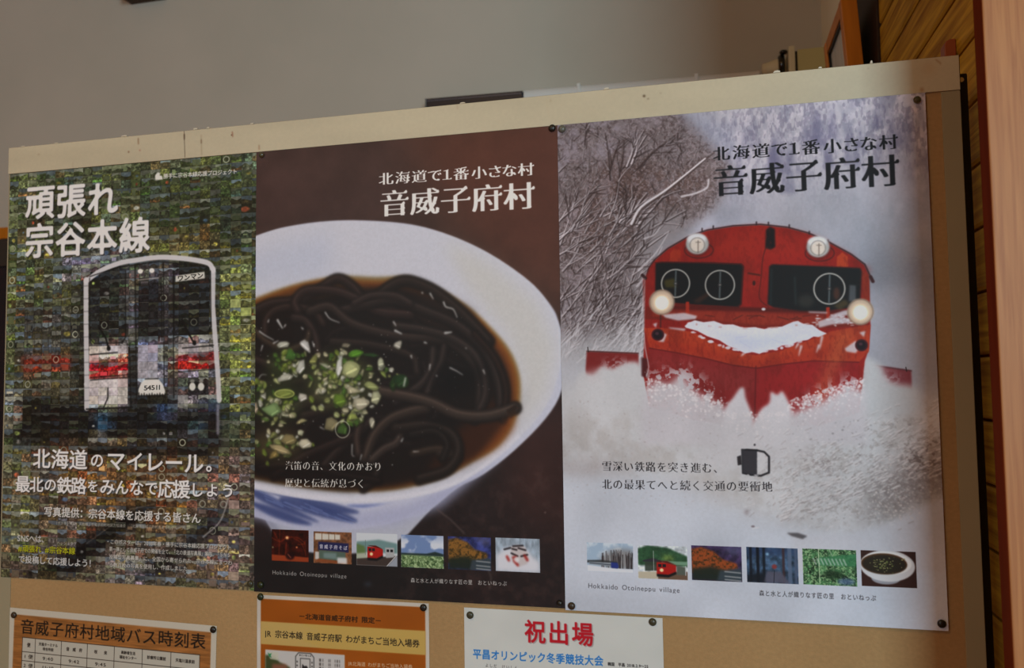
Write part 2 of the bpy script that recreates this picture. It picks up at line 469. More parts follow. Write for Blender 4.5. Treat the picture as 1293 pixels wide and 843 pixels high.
    for j in range(ny):
        for i in range(nx):
            x0, x1, y0, y1 = int(i * tw), int((i + 1) * tw), int(j * th), int((j + 1) * th); h, w = y1 - y0, x1 - x0
            mc = macro[y0:y1, x0:x1].mean((0, 1)); k = r.random()
            yy, xx = np.mgrid[0:h, 0:w]; yy = yy / h; xx = xx / w
            tint = np.array([(1, 1, 1), (1.05, 1.1, .85), (1.15, 1.08, .75), (.88, .98, 1.15), (1.18, .88, .8), (.92, 1.08, .85), (1, .95, 1.05), (1.1, 1.08, 1.0)][int(r.integers(0, 8))])
            t = np.empty((h, w, 3)); t[:] = mc * tint * r.uniform(.5, 1.4)
            hor = r.uniform(.15, .6) + 0.12 * np.sin(xx * r.uniform(2, 9) + r.uniform(0, 6))
            n = upscale(r.random((5, 6)), h, w)[..., None]; n2 = upscale(r.random((9, 11)), h, w)[..., None]
            if r.random() < .1 and mc.mean() < 80: mc = mc * r.uniform(1.2, 1.6) + 8
            if k < .70:
                sky = np.array([(150, 156, 148), (120, 138, 150), (140, 150, 120), (96, 116, 138)][int(r.integers(0, 4))]) * (.45 + .55 * mc.mean() / 90) * r.uniform(.6, 1)
                up = (yy < hor)[..., None]; t = np.where(up, sky * (.8 + .4 * n), t * (.35 + 1.1 * n) * (.7 + .6 * n2))
                if r.random() < .25: t = np.where((yy > .7)[..., None], t * r.uniform(1.2, 1.7) * tint, t)
            elif k < .9: t = t * (.4 + 1.2 * n) * (.5 + n2)
            elif k < .975:
                t = t * .6 * (.5 + n); cx, cy, rr = r.uniform(.3, .7), r.uniform(.35, .7), r.uniform(.15, .38)
                blob = np.clip((rr - np.hypot((xx - cx) * r.uniform(.6, 1.6), yy - cy)) * 6, 0, 1)[..., None]; bc = np.array([(150, 60, 40), (150, 140, 60), (150, 150, 150), (60, 90, 130), (120, 140, 70)][int(r.integers(0, 5))]) * r.uniform(.5, 1)
                t = t + (bc * (.5 + .8 * n) - t) * blob
            else:
                t = t * .7; ring = (abs(np.hypot((xx - .5) * 1.3, yy - .5) - .36) < .07)[..., None]; t = np.where(ring, (104, 108, 96), t * (.4 + n))
            if r.random() < .10: t[:1] = t[-1:] = (118, 120, 112)
            if r.random() < .12: t[:, :int(w * r.uniform(.1, .5))] *= r.uniform(.4, 1.6)
            if r.random() < .14: t[int(h * r.uniform(.1, .5)):int(h * r.uniform(.6, 1)), int(w * .2):int(w * r.uniform(.5, 1))] = mc * r.uniform(.9, 1.5)
            t = t * (mc.mean() / max(8, t.mean())) ** .55
            if mc.mean() > 118: t = mc * (.82 + .3 * n) * (1 + .25 * (tint - 1))
            out[y0:y1, x0:x1] = t; out[y0:y0 + 1, x0:x1] *= .6; out[y0:y1, x0:x0 + 1] *= .75
    c.a = np.clip(out * .72 + macro * .34 * (.6 + .8 * fbm(c.H, c.W, 14, 3)[..., None]), 0, 190)
    # crisp drawing lines of the railcar over the mosaic
    wl = (160, 160, 166)
    Ln([(110.5, 513), (110.4, 470), (109.6, 400), (109.5, 352)], 7, wl, .93, .4)
    Ln([(109.5, 354), (127, 341), (151, 331), (174, 326.7), (201, 323.3), (229, 324.3), (253, 327.6), (265, 331.5), (269.5, 340)], 6.2, wl, .95, .4, smooth=5)
    Ln([(269.5, 338), (269, 384), (272.7, 430), (276, 475), (277.5, 503)], 6.4, wl, .9, .4)
    Ln([(276, 510), (276, 545)], 4, (120, 120, 134), .7, 1)
    for q in ([(114, 348), (150, 336), (200, 328.5), (262, 335)], [(114, 350), (114, 425), (120, 432), (155, 431), (159, 424), (159, 340)], [(220, 340), (220, 421), (262, 419), (267, 410), (266, 340)], [(172, 358), (204, 356), (205, 428)], [(206.5, 330), (208, 500)], [(219, 340), (220, 500)], [(171, 335), (173, 505)], [(164, 432), (166, 512)]):
        Ln(q, 1.3, (12, 12, 12), .8, .4)
    for y in (474, 477): Ln([(115, y + 1), (163, y - 3)], 1.2, (14, 12, 12), .8, .3)
    Ln([(222, 468), (271, 464)], 1.3, (14, 12, 12), .8, .3); Ln([(110, 514.5), (168, 512)], 1.8, (12, 12, 12), .9, .3)
    Ln([(115, 446), (149, 443)], 1.4, (16, 16, 16), .9, .3); Ln([(231, 437.5), (270, 434)], 1.4, (16, 16, 16), .9, .3)
    Ln([(126, 412), (134, 424), (138, 438)], 2.2, (12, 12, 12), .95, .4); Ln([(230, 402), (238, 418), (246, 432)], 2.4, (12, 12, 12), .95, .4)
    Ln([(137, 488), (137, 500), (131, 514)], 1.8, (20, 20, 20), .85, .3)
    E(138, 438, 2.6, 3.2, (14, 14, 14), .9, .5); E(246, 431, 2.6, 3, (14, 14, 14), .9, .5)
    for y in range(360, 512, 16): Ln([(106, y), (114, y - .5)], 1, (50, 50, 54), .5, .3)
    for y in (348, 366, 384): Ln([(28, y + 24), (100, y + 6)], 1, (110, 108, 112), .35, .5)
    for x in range(36, 100, 9): Ln([(x, 392), (x, 445)], 1, (24, 24, 24), .6, .5)
    for y in (500, 508, 522): Ln([(30, y), (104, y + 3)], 1, (8, 8, 8), .6, .5)
    for x, y in ((177.5, 341), (192, 340)): E(x, y, 3.2, 3, (186, 184, 180), .95, .6)
    Ln([(175, 352), (201, 349)], 1.2, (160, 150, 146), .7, .5)
    P([(222, 346.5), (258.5, 341), (259, 349.5), (222, 354)], (160, 160, 156), .95, .3)
    c.text('ワンマン', (224, 350), (257, 345.5), 8, (20, 20, 20), 'bold', 1.0)
    for x in (243.5, 254.5): E(x, 486, 4, 5.2, (176, 176, 172), .9, .6); E(x, 479, 3, 2.2, (120, 120, 116), .8, .6)
    P([(175, 497), (175.5, 489), (179, 481), (185, 476.5), (193, 475), (201, 477), (206, 483), (209, 491), (209, 496)], (172, 172, 170), .95, .5)
    Ln([(184, 476.5), (200, 476)], 1.4, (24, 24, 24), .8, .4)
    c.text('54511', (182, 487.5), (202.5, 486.5), 8.5, (16, 16, 16), 'semi', 1.3)
    for x in np.arange(176, 210, 3.3): Ln([(x, 494 + (x % 2)), (x, 499)], 1.6, (14, 14, 14), .8, .4)
    Ln([(292, 618), (280, 655), (258, 676)], 2.0, (130, 128, 128), .7, .4, smooth=6)
    Ln([(164, 641), (196, 634)], 1, (120, 110, 96), .5, .4); Ln([(110, 684), (150, 655), (175, 638)], 1, (128, 120, 110), .4, .4)
    # lettering
    wt = (172, 172, 178)
    sh = 1.1
    c.text('頑張れ', (32.5, 256), (150, 249), 45, wt, 'round', .98, shadow=sh)
    c.text('宗谷本線', (32, 304.5), (191, 294), 46, wt, 'round', .98, shadow=sh)
    c.text('北海道のマイレール。', (43, 576), (284, 584), 27, wt, 'bold', 1.0, shadow=sh, size=(1, 1, 1, .74, 1.02, .95, 1.02, 1, 1.02, .8))
    c.text('最北の鉄路をみんなで応援しよう', (22, 608), (299, 618), 21, wt, 'bold', 1.02, shadow=.9, size=(1.1, 1, .9, 1.1, 1.1, .8, 1.05, .95, 1, .9, 1.15, 1.15, .9, .85, .85))
    c.text('写真提供：宗谷本線を応援する皆さん', (57, 643), (255, 652.5), 13.5, (160, 160, 160), 'bold', 1.02, shadow=.7)
    c.text('（ポスター作成：天塩線上音威子府村地区力協議会　（北海道音威子府村おまるたグループ））', (70, 657.6), (242, 665), 4.6, (128, 128, 124), 'semi', 1)
    c.text('SNSへは、', (23.5, 676), (62, 678), 10.5, (150, 150, 150), 'bold', 1.05, shadow=.5)
    c.text('ハッシュタグ', (73, 682.7), (98, 684), 5, (140, 140, 140), 'semi', 1)
    c.text('#頑張れ #宗谷本線', (24.5, 689), (96.5, 693), 9.5, (138, 142, 24), 'bold', 1, shadow=.5)
    c.text('で投稿して応援しよう！', (25, 702.5), (122, 709), 10.5, (150, 152, 154), 'bold', 1.03, shadow=.5)
    g = (146, 146, 144)
    c.text('・このポスターは、2018年春・勝手に宗谷本線応援プロジェクト', (135, 681), (294, 689.5), 6.6, g, 'bold', 1, shadow=.4)
    c.text('第一弾として音威子府での開催を企て、「北の鉄道写真展」案内、「ＳＮＳ', (139, 690.5), (293, 699), 6.6, g, 'bold', 1, shadow=.4)
    c.text('投稿型写真募集」に、全国から寄せられた、宗谷本線にまつわ', (139, 700.5), (295, 709), 6.6, g, 'bold', 1, shadow=.4)
    c.text('る数百枚の写真を使用し、作成しました', (139, 710.5), (238, 716), 6.6, g, 'bold', 1, shadow=.4)
    c.text('勝手に宗谷本線応援プロジェクト', (206, 221.3), (299.5, 214.3), 6.8, (160, 160, 158), 'bold', 1.02)
    P([(196, 226), (195.5, 221), (197, 218), (199.5, 216.5), (202.5, 218), (201, 220), (204.5, 221), (205.5, 225.5)], (172, 172, 170), .95, .3)
    return c.image('mosaic_poster_print')
# ---- poster two: bowl of dark buckwheat noodles
def th_night(t):
    t.a[:] = (40, 10, 6); modulate(t, .5, 12)
    t.poly([(0, 60), (100, 64), (100, 75), (0, 75)], (120, 48, 24), 1, 1)
    for q in ([(22, 0), (20, 60)], [(5, 5), (22, 28), (40, 18)], [(90, 25), (92, 60)], [(40, 18), (70, 18), (90, 30)], [(40, 30), (38, 60)], [(60, 20), (80, 30), (90, 50)], [(0, 20), (22, 30)], [(70, 35), (90, 32)]):
        t.line(q, 1.6, (120, 42, 16), .75, .8, smooth=4)
    t.ell(42, 19, 4, 3.4, (230, 170, 120), 1, 2); t.ell(68, 41, 2.6, 2, (190, 110, 70), 1, 1.2); t.ell(3, 43, 2, 2, (120, 120, 90), 1, 1)
    t.ell(50, 62, 12, 9, (22, 6, 8), .9, 2); t.line([(44, 58), (52, 66)], 2, (160, 90, 70), .8, 1)
def th_shop(t):
    t.a[:] = (92, 60, 40); modulate(t, .3, 8)
    t.poly([(4, 4), (70, 6), (70, 18), (4, 20)], (150, 148, 142), 1, .6)
    for x in (22, 40, 56): t.line([(x, 4), (x, 20)], 1.6, (96, 70, 50), 1)
    t.poly([(12, 24), (92, 26), (92, 48), (12, 44)], (28, 30, 66), 1, .5)
    t.text('音威子府そば', (14, 35), (90, 37), 11, (150, 150, 160), 'bold', .8)
    t.poly([(14, 44), (84, 47), (84, 68), (14, 66)], (66, 82, 74), 1, 1); t.poly([(26, 50), (60, 50), (60, 64), (26, 62)], (92, 110, 112), .8, 2)
    t.poly([(4, 48), (14, 48), (14, 66), (4, 66)], (150, 152, 154), .9, 1); t.poly([(62, 60), (88, 60), (88, 75), (62, 74)], (160, 162, 166), .9, 1.5)
    t.poly([(14, 64), (62, 68), (62, 75), (4, 72)], (110, 60, 34), .9, 1)
def train(t, x, y, s, col=(140, 22, 18)):
    t.poly([(x, y), (x + 24 * s, y + 1 * s), (x + 40 * s, y + 6 * s), (x + 40 * s, y + 22 * s), (x + 24 * s, y + 30 * s), (x, y + 29 * s)], col, 1, .4)
    t.poly([(x, y - 3 * s), (x + 22 * s, y - 3 * s), (x + 40 * s, y + 5 * s), (x + 24 * s, y + 2 * s)], (70, 16, 14), 1, .4)
    for k in (3, 12): t.poly([(x + k * s, y + 4 * s), (x + (k + 7) * s, y + 4 * s), (x + (k + 7) * s, y + 11 * s), (x + k * s, y + 11 * s)], (26, 22, 26), 1, .3)
    t.ell(x + 10 * s, y + 18 * s, 4 * s, 4 * s, (190, 170, 130), 1, .6)
    t.poly([(x, y + 27 * s), (x + 24 * s, y + 28 * s), (x + 40 * s, y + 20 * s), (x + 40 * s, y + 26 * s), (x + 24 * s, y + 34 * s), (x, y + 33 * s)], (16, 16, 18), 1, .5)
def th_station(t):
    t.a[:] = (150, 156, 164)
    t.poly([(0, 20), (25, 18), (55, 14), (100, 22), (100, 45), (0, 45)], (84, 110, 112), 1, 1.5); t.poly([(0, 25), (20, 30), (26, 60), (0, 60)], (74, 96, 58), 1, 2)
    t.poly([(0, 48), (26, 45), (26, 60), (0, 60)], (140, 142, 138), .8, 2)
    t.poly([(0, 75), (0, 60), (40, 56), (100, 50), (100, 75)], (52, 44, 42), 1, 1)
    t.line([(22, 16), (22, 50)], 1, (70, 80, 80), .8)
    t.poly([(70, 32), (92, 32), (92, 54), (72, 56)], (126, 128, 132), 1, .6); t.poly([(74, 36), (80, 36), (80, 42), (74, 42)], (26, 26, 30), 1); t.poly([(83, 36), (89, 36), (89, 42), (83, 42)], (26, 26, 30), 1)
    train(t, 27, 31, .95)
    t.poly([(75, 75), (98, 50), (100, 50), (100, 75)], (112, 118, 130), 1, .5); t.line([(74, 75), (97, 50)], 1.6, (150, 152, 156), 1)
def th_field(t):
    t.a[:] = (84, 104, 142)
    n = fbm(t.H, t.W, t.W * .3, 4); t.put(np.clip((n - .3) * 3, 0, 1) * np.clip(np.linspace(.5, 2.4, t.H), 0, 1)[:, None], (154, 160, 172))
    t.poly([(0, 42), (60, 42), (80, 37), (100, 42), (100, 48), (0, 48)], (30, 44, 44), 1, .8)
    t.poly([(0, 46), (100, 47), (100, 75), (0, 75)], (86, 108, 72), 1, .6)
    n = fbm(t.H, t.W, 5, 2); m = np.clip((n - .5) * 5, 0, 1); m[:int(t.H * .64)] = 0; t.put(m, (128, 148, 112), alpha=.8)
    n = fbm(t.H, t.W, 6, 2); m = np.clip((n - .6) * 6, 0, 1); m[:int(t.H * .64)] = 0; t.put(m, (44, 66, 38), alpha=.8)
def th_autumn(t, tree=(110, 76, 34), hill=(34, 40, 84)):
    t.a[:] = hill; modulate(t, .5, 16); t.poly([(60, 0), (100, 0), (100, 14), (80, 20)], (84, 86, 124), .6, 5)
    t.poly([(0, 8), (20, 3), (45, 12), (62, 28), (90, 36), (92, 46), (60, 60), (0, 60)], tree, 1, 1.5)
    n = fbm(t.H, t.W, 7, 3); t.poly([(0, 8), (20, 3), (45, 12), (62, 28), (90, 36), (92, 46), (60, 60), (0, 60)], (40, 34, 18), 1, 1, tex=np.clip((n - .4) * 2, 0, 1) * .8)
    t.poly([(0, 50), (40, 44), (62, 50), (60, 75), (0, 75)], (24, 32, 26), .95, 3)
    t.poly([(56, 52), (100, 46), (100, 75), (50, 75)], (44, 54, 62), 1, 2)
    for y in (54, 64, 71): t.line([(66, y), (98, y + 2)], 2, (150, 152, 156), .8, 1)
def th_plough(t):
    t.a[:] = (112, 124, 138); modulate(t, .15, 8, ay=3)
    t.poly([(0, 40), (20, 24), (60, 18), (90, 45), (100, 50), (100, 75), (0, 75)], (158, 160, 170), 1, 4)
    t.poly([(34, 20), (50, 15), (66, 18), (74, 36), (72, 56), (52, 64), (38, 54)], (146, 140, 144), 1, 1.5)
    for q in ([(20, 26), (34, 22)], [(38, 24), (48, 26)], [(52, 22), (68, 26)], [(36, 34), (50, 40)], [(58, 40), (72, 36)], [(40, 18), (62, 16)]): t.line(q, 4, (30, 26, 30), .85, 1.2)
    for q in ([(26, 42), (30, 50)], [(42, 50), (50, 60)], [(66, 38), (72, 48)], [(40, 44), (46, 42)]): t.line(q, 6, (130, 30, 26), .85, 1.8)
    t.ell(48, 48, 6, 6, (170, 170, 176), .8, 2)

def art_noodles():
    c = Canvas(1000, 1414, [(324.5, 190), (705.5, 155.3), (715, 767), (323, 745)], None, (52, 38, 34))
    P, E, Ln = c.poly, c.ell, c.line; r = np.random.default_rng(11)
    P([(250, 100), (560, 100), (520, 300), (250, 300)], (58, 42, 40), 1, 30)
    P([(520, 150), (780, 100), (780, 420), (600, 330)], (70, 42, 34), .95, 30)
    P([(250, 420), (790, 420), (790, 850), (250, 850)], (30, 24, 25), 1, 25)
    P([(640, 540), (780, 460), (780, 720), (640, 640)], (46, 28, 26), .9, 20)
    P([(250, 690), (560, 700), (560, 850), (250, 850)], (24, 23, 24), .9, 12)
    g = fbm(c.H, c.W, 10 * c.k, 4)
    P([(560, 640), (780, 540), (780, 840), (420, 840), (540, 690)], (60, 44, 42), .35, 5, tex=np.clip((g - .4) * 2, 0, 1))
    modulate(c, .10, 40)
    P([(500, 150), (780, 100), (780, 300), (640, 300)], (82, 46, 38), .4, 30)
    # foot of the bowl, body, rim
    P([(322, 630), (345, 668), (360, 684), (385, 695), (420, 699), (455, 697), (490, 690), (517, 673), (545, 642), (450, 620)], (132, 136, 150), 1, .8)
    P([(322, 636), (345, 668), (360, 682), (370, 690), (350, 660), (330, 630)], (96, 100, 118), .7, 3)
    body = [(240, 570), (280, 634), (341.7, 656), (373, 665), (405, 668.5), (452, 666.5), (487, 661), (516, 653), (541, 645), (579, 615), (611, 598), (650, 568), (690, 527), (710, 492), (716, 447), (706, 404), (697, 385), (675, 359), (646, 337), (614, 316), (579, 299.5), (538, 285.5), (500, 279), (446, 276.5), (405, 278.4), (373, 283), (340, 291), (300, 306), (250, 326)]
    P(spline(body, 4, True), (146, 149, 166), 1, .9)
    P([(300, 612), (373, 640), (440, 648), (520, 634), (600, 592), (640, 572), (560, 640), (500, 662), (405, 670), (300, 650)], (122, 126, 152), .8, 5)
    for q in ([(318, 622), (350, 640), (392, 655), (404, 657), (372, 640), (330, 618)], [(330, 617), (372, 630), (420, 646), (456, 646), (430, 636), (380, 624), (340, 614)], [(360, 626), (410, 640), (440, 648), (452, 658), (410, 652), (360, 636)], [(316, 632), (340, 648), (372, 659), (396, 660), (350, 640)]):
        P(q, (38, 50, 96), .8, 1.6, smooth=5)
    P([(440, 636), (490, 634), (532, 622), (500, 632), (460, 640)], (70, 84, 134), .7, 1.4, smooth=4)
    for k in range(14):
        x = r.uniform(322, 430); y = 618 + (x - 322) * .28 + r.uniform(-2, 8); Ln([(x, y), (x + 22, y + 9)], 1.2, (90, 104, 150), .5, .6)
    rim_out = [(240, 572), (290, 602), (321, 615), (373, 626.5), (437, 633), (500, 630.5), (564, 616), (611, 590), (655, 553), (690, 512), (706, 470), (711, 440), (704, 404), (675, 359), (614, 316), (538, 286), (446, 277), (373, 283.5), (340, 291), (300, 306), (250, 326)]
    P(spline(rim_out, 4, True), (152, 154, 166), 1, .8)
    P([(560, 300), (620, 330), (680, 380), (704, 440), (690, 500), (655, 545), (660, 480), (640, 420), (590, 360)], (150, 150, 150), .8, 8)
    P([(250, 330), (420, 292), (420, 350), (250, 370)], (140, 146, 164), .7, 12)
    Ln([(655, 550), (611, 588), (564, 613), (500, 627), (437, 629.5), (373, 622.5), (321, 611)], 4, (166, 166, 178), .7, 1.5, smooth=5)
    P([(672, 480), (655, 530), (622, 570), (640, 540), (660, 500)], (120, 120, 122), .6, 5)
    # soup
    soup = [(270, 396), (300, 384), (324, 375), (357, 362.5), (392, 353), (430, 348), (475, 349.5), (513, 348.5), (545, 358), (583, 379), (609, 400), (640, 434), (654.5, 463), (658.5, 492), (652.5, 527), (631, 561), (596, 583), (557, 603), (500, 617), (437, 619), (373, 612.5), (329, 604.5), (300, 597), (260, 575)]
    sp = spline(soup, 4, True)
    P(sp, (116, 108, 88), .95, 2.2)
    ctr = np.array((480, 486)); ins = lambda k: ctr + (sp - ctr) * k
    P(ins(.988), (112, 74, 30), 1, 2); P(ins(.965), (104, 52, 20), .9, 3)
    P(ins(.945) + np.array((-3, 4)), (26, 19, 17), 1, 4); P(ins(.9) + np.array((-12, 4)), (20, 16, 15), 1, 6)
    P([(560, 375), (600, 395), (560, 430), (500, 380)], (30, 22, 20), .9, 6)
    P([(590, 585), (640, 545), (650, 500), (620, 505), (560, 560), (540, 600)], (52, 26, 14), .75, 6)
    P([(320, 380), (400, 356), (430, 352), (470, 356), (400, 372), (330, 392)], (84, 52, 24), .7, 4)
    Ln([(428, 349), (480, 351), (520, 350)], 5, (96, 86, 58), .6, 2.5)
    # noodles
    def noodle(q, w=11, a=1.0, col=(52, 41, 38), soft=.9):
        Ln(q, w + 2, (13, 10, 10), .8 * a, 2.2, smooth=6); Ln(q, w, tuple(v * .55 for v in col), a, soft + .6, smooth=6)
        o = np.array(q, float) + (-.8, -w * .17); Ln(o, w * .5, tuple(v * .9 for v in col), .9 * a, 2.0, smooth=6)
        o = np.array(q, float) + (-.6, -w * .26); Ln(o, w * .17, tuple(min(255, v * 1.35) for v in col), .4 * a, 1.0, smooth=6)
    N = [([(322, 392), (345, 382), (380, 378), (408, 362), (428, 351), (448, 362), (466, 384), (500, 392)], 12, (44, 34, 32)),
         ([(336, 420), (338, 402), (350, 390), (372, 386), (398, 392), (410, 408)], 9, (48, 37, 34)),
         ([(378, 392), (374, 380), (388, 366), (424, 366), (452, 376), (480, 392), (520, 396)], 11, (50, 38, 36)),
         ([(474, 378), (492, 362), (512, 354), (536, 360), (560, 374), (590, 400), (618, 430)], 14, (40, 32, 29)),
         ([(430, 392), (462, 384), (500, 378), (540, 392), (580, 410), (612, 440), (630, 480), (634, 520)], 12, (44, 36, 34)),
         ([(448, 382), (470, 372), (500, 372), (520, 382)], 8, (52, 42, 40)),
         ([(372, 400), (388, 404), (400, 424), (404, 446), (414, 470)], 10, (48, 38, 36)),
         ([(392, 392), (418, 386), (444, 406), (480, 418), (516, 424), (560, 428), (590, 446), (606, 480), (606, 520)], 11, (50, 41, 38)),
         ([(322, 414), (338, 430), (366, 440), (388, 430), (392, 418)], 7, (60, 48, 40)),
         ([(500, 410), (540, 416), (576, 428), (604, 452), (614, 494), (600, 530)], 10, (48, 40, 38)),
         ([(548, 440), (546, 462), (536, 480), (522, 492), (500, 506)], 9, (50, 42, 40)),
         ([(562, 436), (558, 456), (548, 476), (540, 496)], 8, (48, 40, 38)),
         ([(322, 452), (350, 462), (380, 470)], 9, (46, 36, 34)),
         ([(320, 480), (352, 484), (392, 478), (420, 470)], 8, (36, 28, 26)),
         ([(362, 522), (384, 508), (412, 498), (436, 496)], 13, (54, 42, 39)),
         ([(384, 524), (406, 518), (424, 508), (420, 500)], 9, (46, 36, 33)),
         ([(478, 492), (520, 500), (548, 508), (580, 522), (616, 524), (650, 514)], 12, (62, 51, 46)),
         ([(462, 578), (474, 548), (494, 528), (520, 518), (540, 514)], 12, (58, 48, 43)),
         ([(470, 580), (486, 566), (502, 558), (506, 544), (500, 538)], 9, (62, 52, 48)),
         ([(410, 588), (430, 566), (452, 548), (470, 530)], 11, (42, 34, 32)),
         ([(348, 600), (384, 576), (420, 560), (452, 548)], 10, (40, 31, 29)),
         ([(522, 572), (556, 566), (580, 576), (556, 572)], 9, (52, 42, 36)),
         ([(500, 540), (540, 536), (570, 546), (580, 568), (566, 592), (530, 604)], 12, (40, 33, 30)),
         ([(520, 548), (550, 544), (566, 560), (560, 580)], 8, (34, 29, 27)),
         ([(480, 588), (474, 604), (460, 616)], 9, (40, 33, 31)), ([(400, 590), (440, 600), (480, 606)], 8, (30, 24, 23)),
         ([(456, 534), (452, 552), (454, 572)], 9, (58, 46, 42)), ([(330, 590), (360, 586), (390, 592)], 8, (34, 27, 25)),
         ([(600, 420), (626, 452), (640, 490), (636, 530)], 7, (40, 28, 24)), ([(420, 430), (470, 434), (520, 448), (528, 470)], 9, (44, 36, 33))]
    for k in range(40):
        x, y = r.uniform(330, 610), r.uniform(395, 590); t = r.uniform(0, 6.28); q = [(x, y)]
        for _ in range(4): t += r.uniform(-.6, .6); q.append((q[-1][0] + 17 * math.cos(t), q[-1][1] + 12 * math.sin(t)))
        if all((abs((a - 480) / 150) ** 2 + abs((b - 486) / 108) ** 2) < 1 for a, b in q): noodle(q, r.uniform(6, 10), .5, (38, 31, 29), 1.5)
    for q, w, col in N: noodle(q, w, 1, col)
    E(575, 480, 26, 20, (12, 11, 12), .85, 7); E(600, 470, 16, 14, (14, 12, 12), .5, 6); E(560, 530, 20, 7, (16, 14, 14), .6, 4)
    noodle([(478, 492), (520, 500), (548, 508), (580, 522), (616, 524), (652, 514)], 12, 1, (64, 53, 48))
    P([(640, 517), (652, 509), (654, 512), (646, 528)], (30, 22, 18), .9, 1)
    P([(640, 530), (652, 518), (650, 540), (632, 562), (600, 582), (612, 566)], (118, 62, 24), .55, 4)
    # glints
    W = (150, 152, 154)
    for q, w in ([((412, 393), (418, 401), (430, 406)), 2.6], [((352, 403), (358, 413)), 4.5], [((362, 409), (360, 412)), 3], [((329, 417), (336, 422), (347, 428)), 2.8], [((347, 432), (353, 429)), 3], [((384, 414), (382, 412)), 3], [((333, 435), (331, 442)), 2.6], [((340, 405), (341, 402)), 3], [((561, 380), (564, 386), (573, 389), (578, 399)), 3], [((544, 369), (548, 376)), 3], [((534, 368), (535, 369)), 3], [((563, 419), (571, 418)), 4], [((537, 431), (540, 432)), 3.2], [((569, 463), (577, 467), (585, 472)), 2.4], [((544, 459), (543, 466)), 2.6], [((520, 448), (521, 451)), 3], [((500, 416), (508, 420)), 4], [((611, 466), (613, 471)), 2.6], [((589, 438), (590, 439)), 2], [((498, 405), (501, 410)), 3], [((552, 473), (553, 474)), 2.4], [((446, 560), (446, 573), (449, 575)), 2], [((508, 556), (510, 552)), 2.6], [((458, 573), (456, 580)), 2], [((523, 569), (530, 569)), 1.8], [((406, 538), (411, 541)), 2.2], [((328, 477), (332, 472), (338, 472)), 2], [((398, 436), (396, 430)), 3], [((616, 386), (619, 392), (617, 396)), 2]):
        Ln(q, w * .8, W, .85, .8, w1=w * .45, smooth=4)
    for k in range(70):
        x, y = r.uniform(325, 500), r.uniform(400, 590); E(x, y, r.uniform(.5, 1.2), r.uniform(.5, 1.1), (150, 150, 146), r.uniform(.3, .8), .3)
    for k in range(30):
        x, y = r.uniform(500, 630), r.uniform(385, 560); E(x, y, r.uniform(.4, .9), r.uniform(.4, 1), (140, 140, 138), r.uniform(.2, .5), .3)
    # spring onion
    def bit(x, y, w, h, col, rot=0.0, a=.95, soft=.6):
        m = int(r.integers(5, 8)); t = np.sort(r.uniform(0, 6.28, m)) if m > 6 else np.linspace(0, 6.28, m, endpoint=False) + r.uniform(-.3, .3, m)
        px = w / 2 * np.cos(t) * r.uniform(.8, 1.1, m); py = h / 2 * np.sin(t) * r.uniform(.8, 1.1, m); cs, sn = math.cos(rot), math.sin(rot)
        q = np.c_[x + px * cs - py * sn, y + px * sn + py * cs]
        q = spline(q, 3, True) if r.random() < .4 else q; P(q + (.8, 1.4), (22, 24, 14), .7, 1.4); P(q, tuple(v * .82 for v in col), a, soft + .4); P((q - (x, y)) * .62 + (x - .6, y - .8), col, a * .8, 1.2)
        Ln([q[0] * .6 + (np.array((x, y)) * .4), q[len(q) // 3] * .6 + np.array((x, y)) * .4], h * .12, tuple(min(190, v * 1.25 + 10) for v in col), .5, .5)
    pal = [(116, 132, 66), (132, 138, 96), (148, 150, 128), (96, 112, 44), (64, 94, 36), (156, 158, 148), (150, 146, 120), (110, 116, 70)]
    E(430, 480, 42, 34, (60, 66, 38), .8, 9); E(352, 505, 32, 26, (42, 52, 30), .8, 9); E(350, 560, 34, 18, (70, 62, 40), .7, 8); E(362, 460, 24, 18, (46, 58, 30), .7, 7)
    for cx, cy, sx, sy, n in ((430, 478, 28, 24, 130), (438, 470, 16, 16, 60), (352, 512, 20, 16, 50), (352, 560, 24, 12, 40), (365, 458, 17, 16, 40), (446, 520, 20, 14, 36), (480, 470, 14, 12, 10), (335, 480, 10, 18, 10)):
        for k in range(n):
            x, y = r.normal(cx, sx * .62), r.normal(cy, sy * .62)
            if x < 322: continue
            bit(x, y, r.uniform(4, 13), r.uniform(3.5, 9), pal[int(r.integers(0, 8))], r.uniform(0, 3.1), r.uniform(.7, .95))
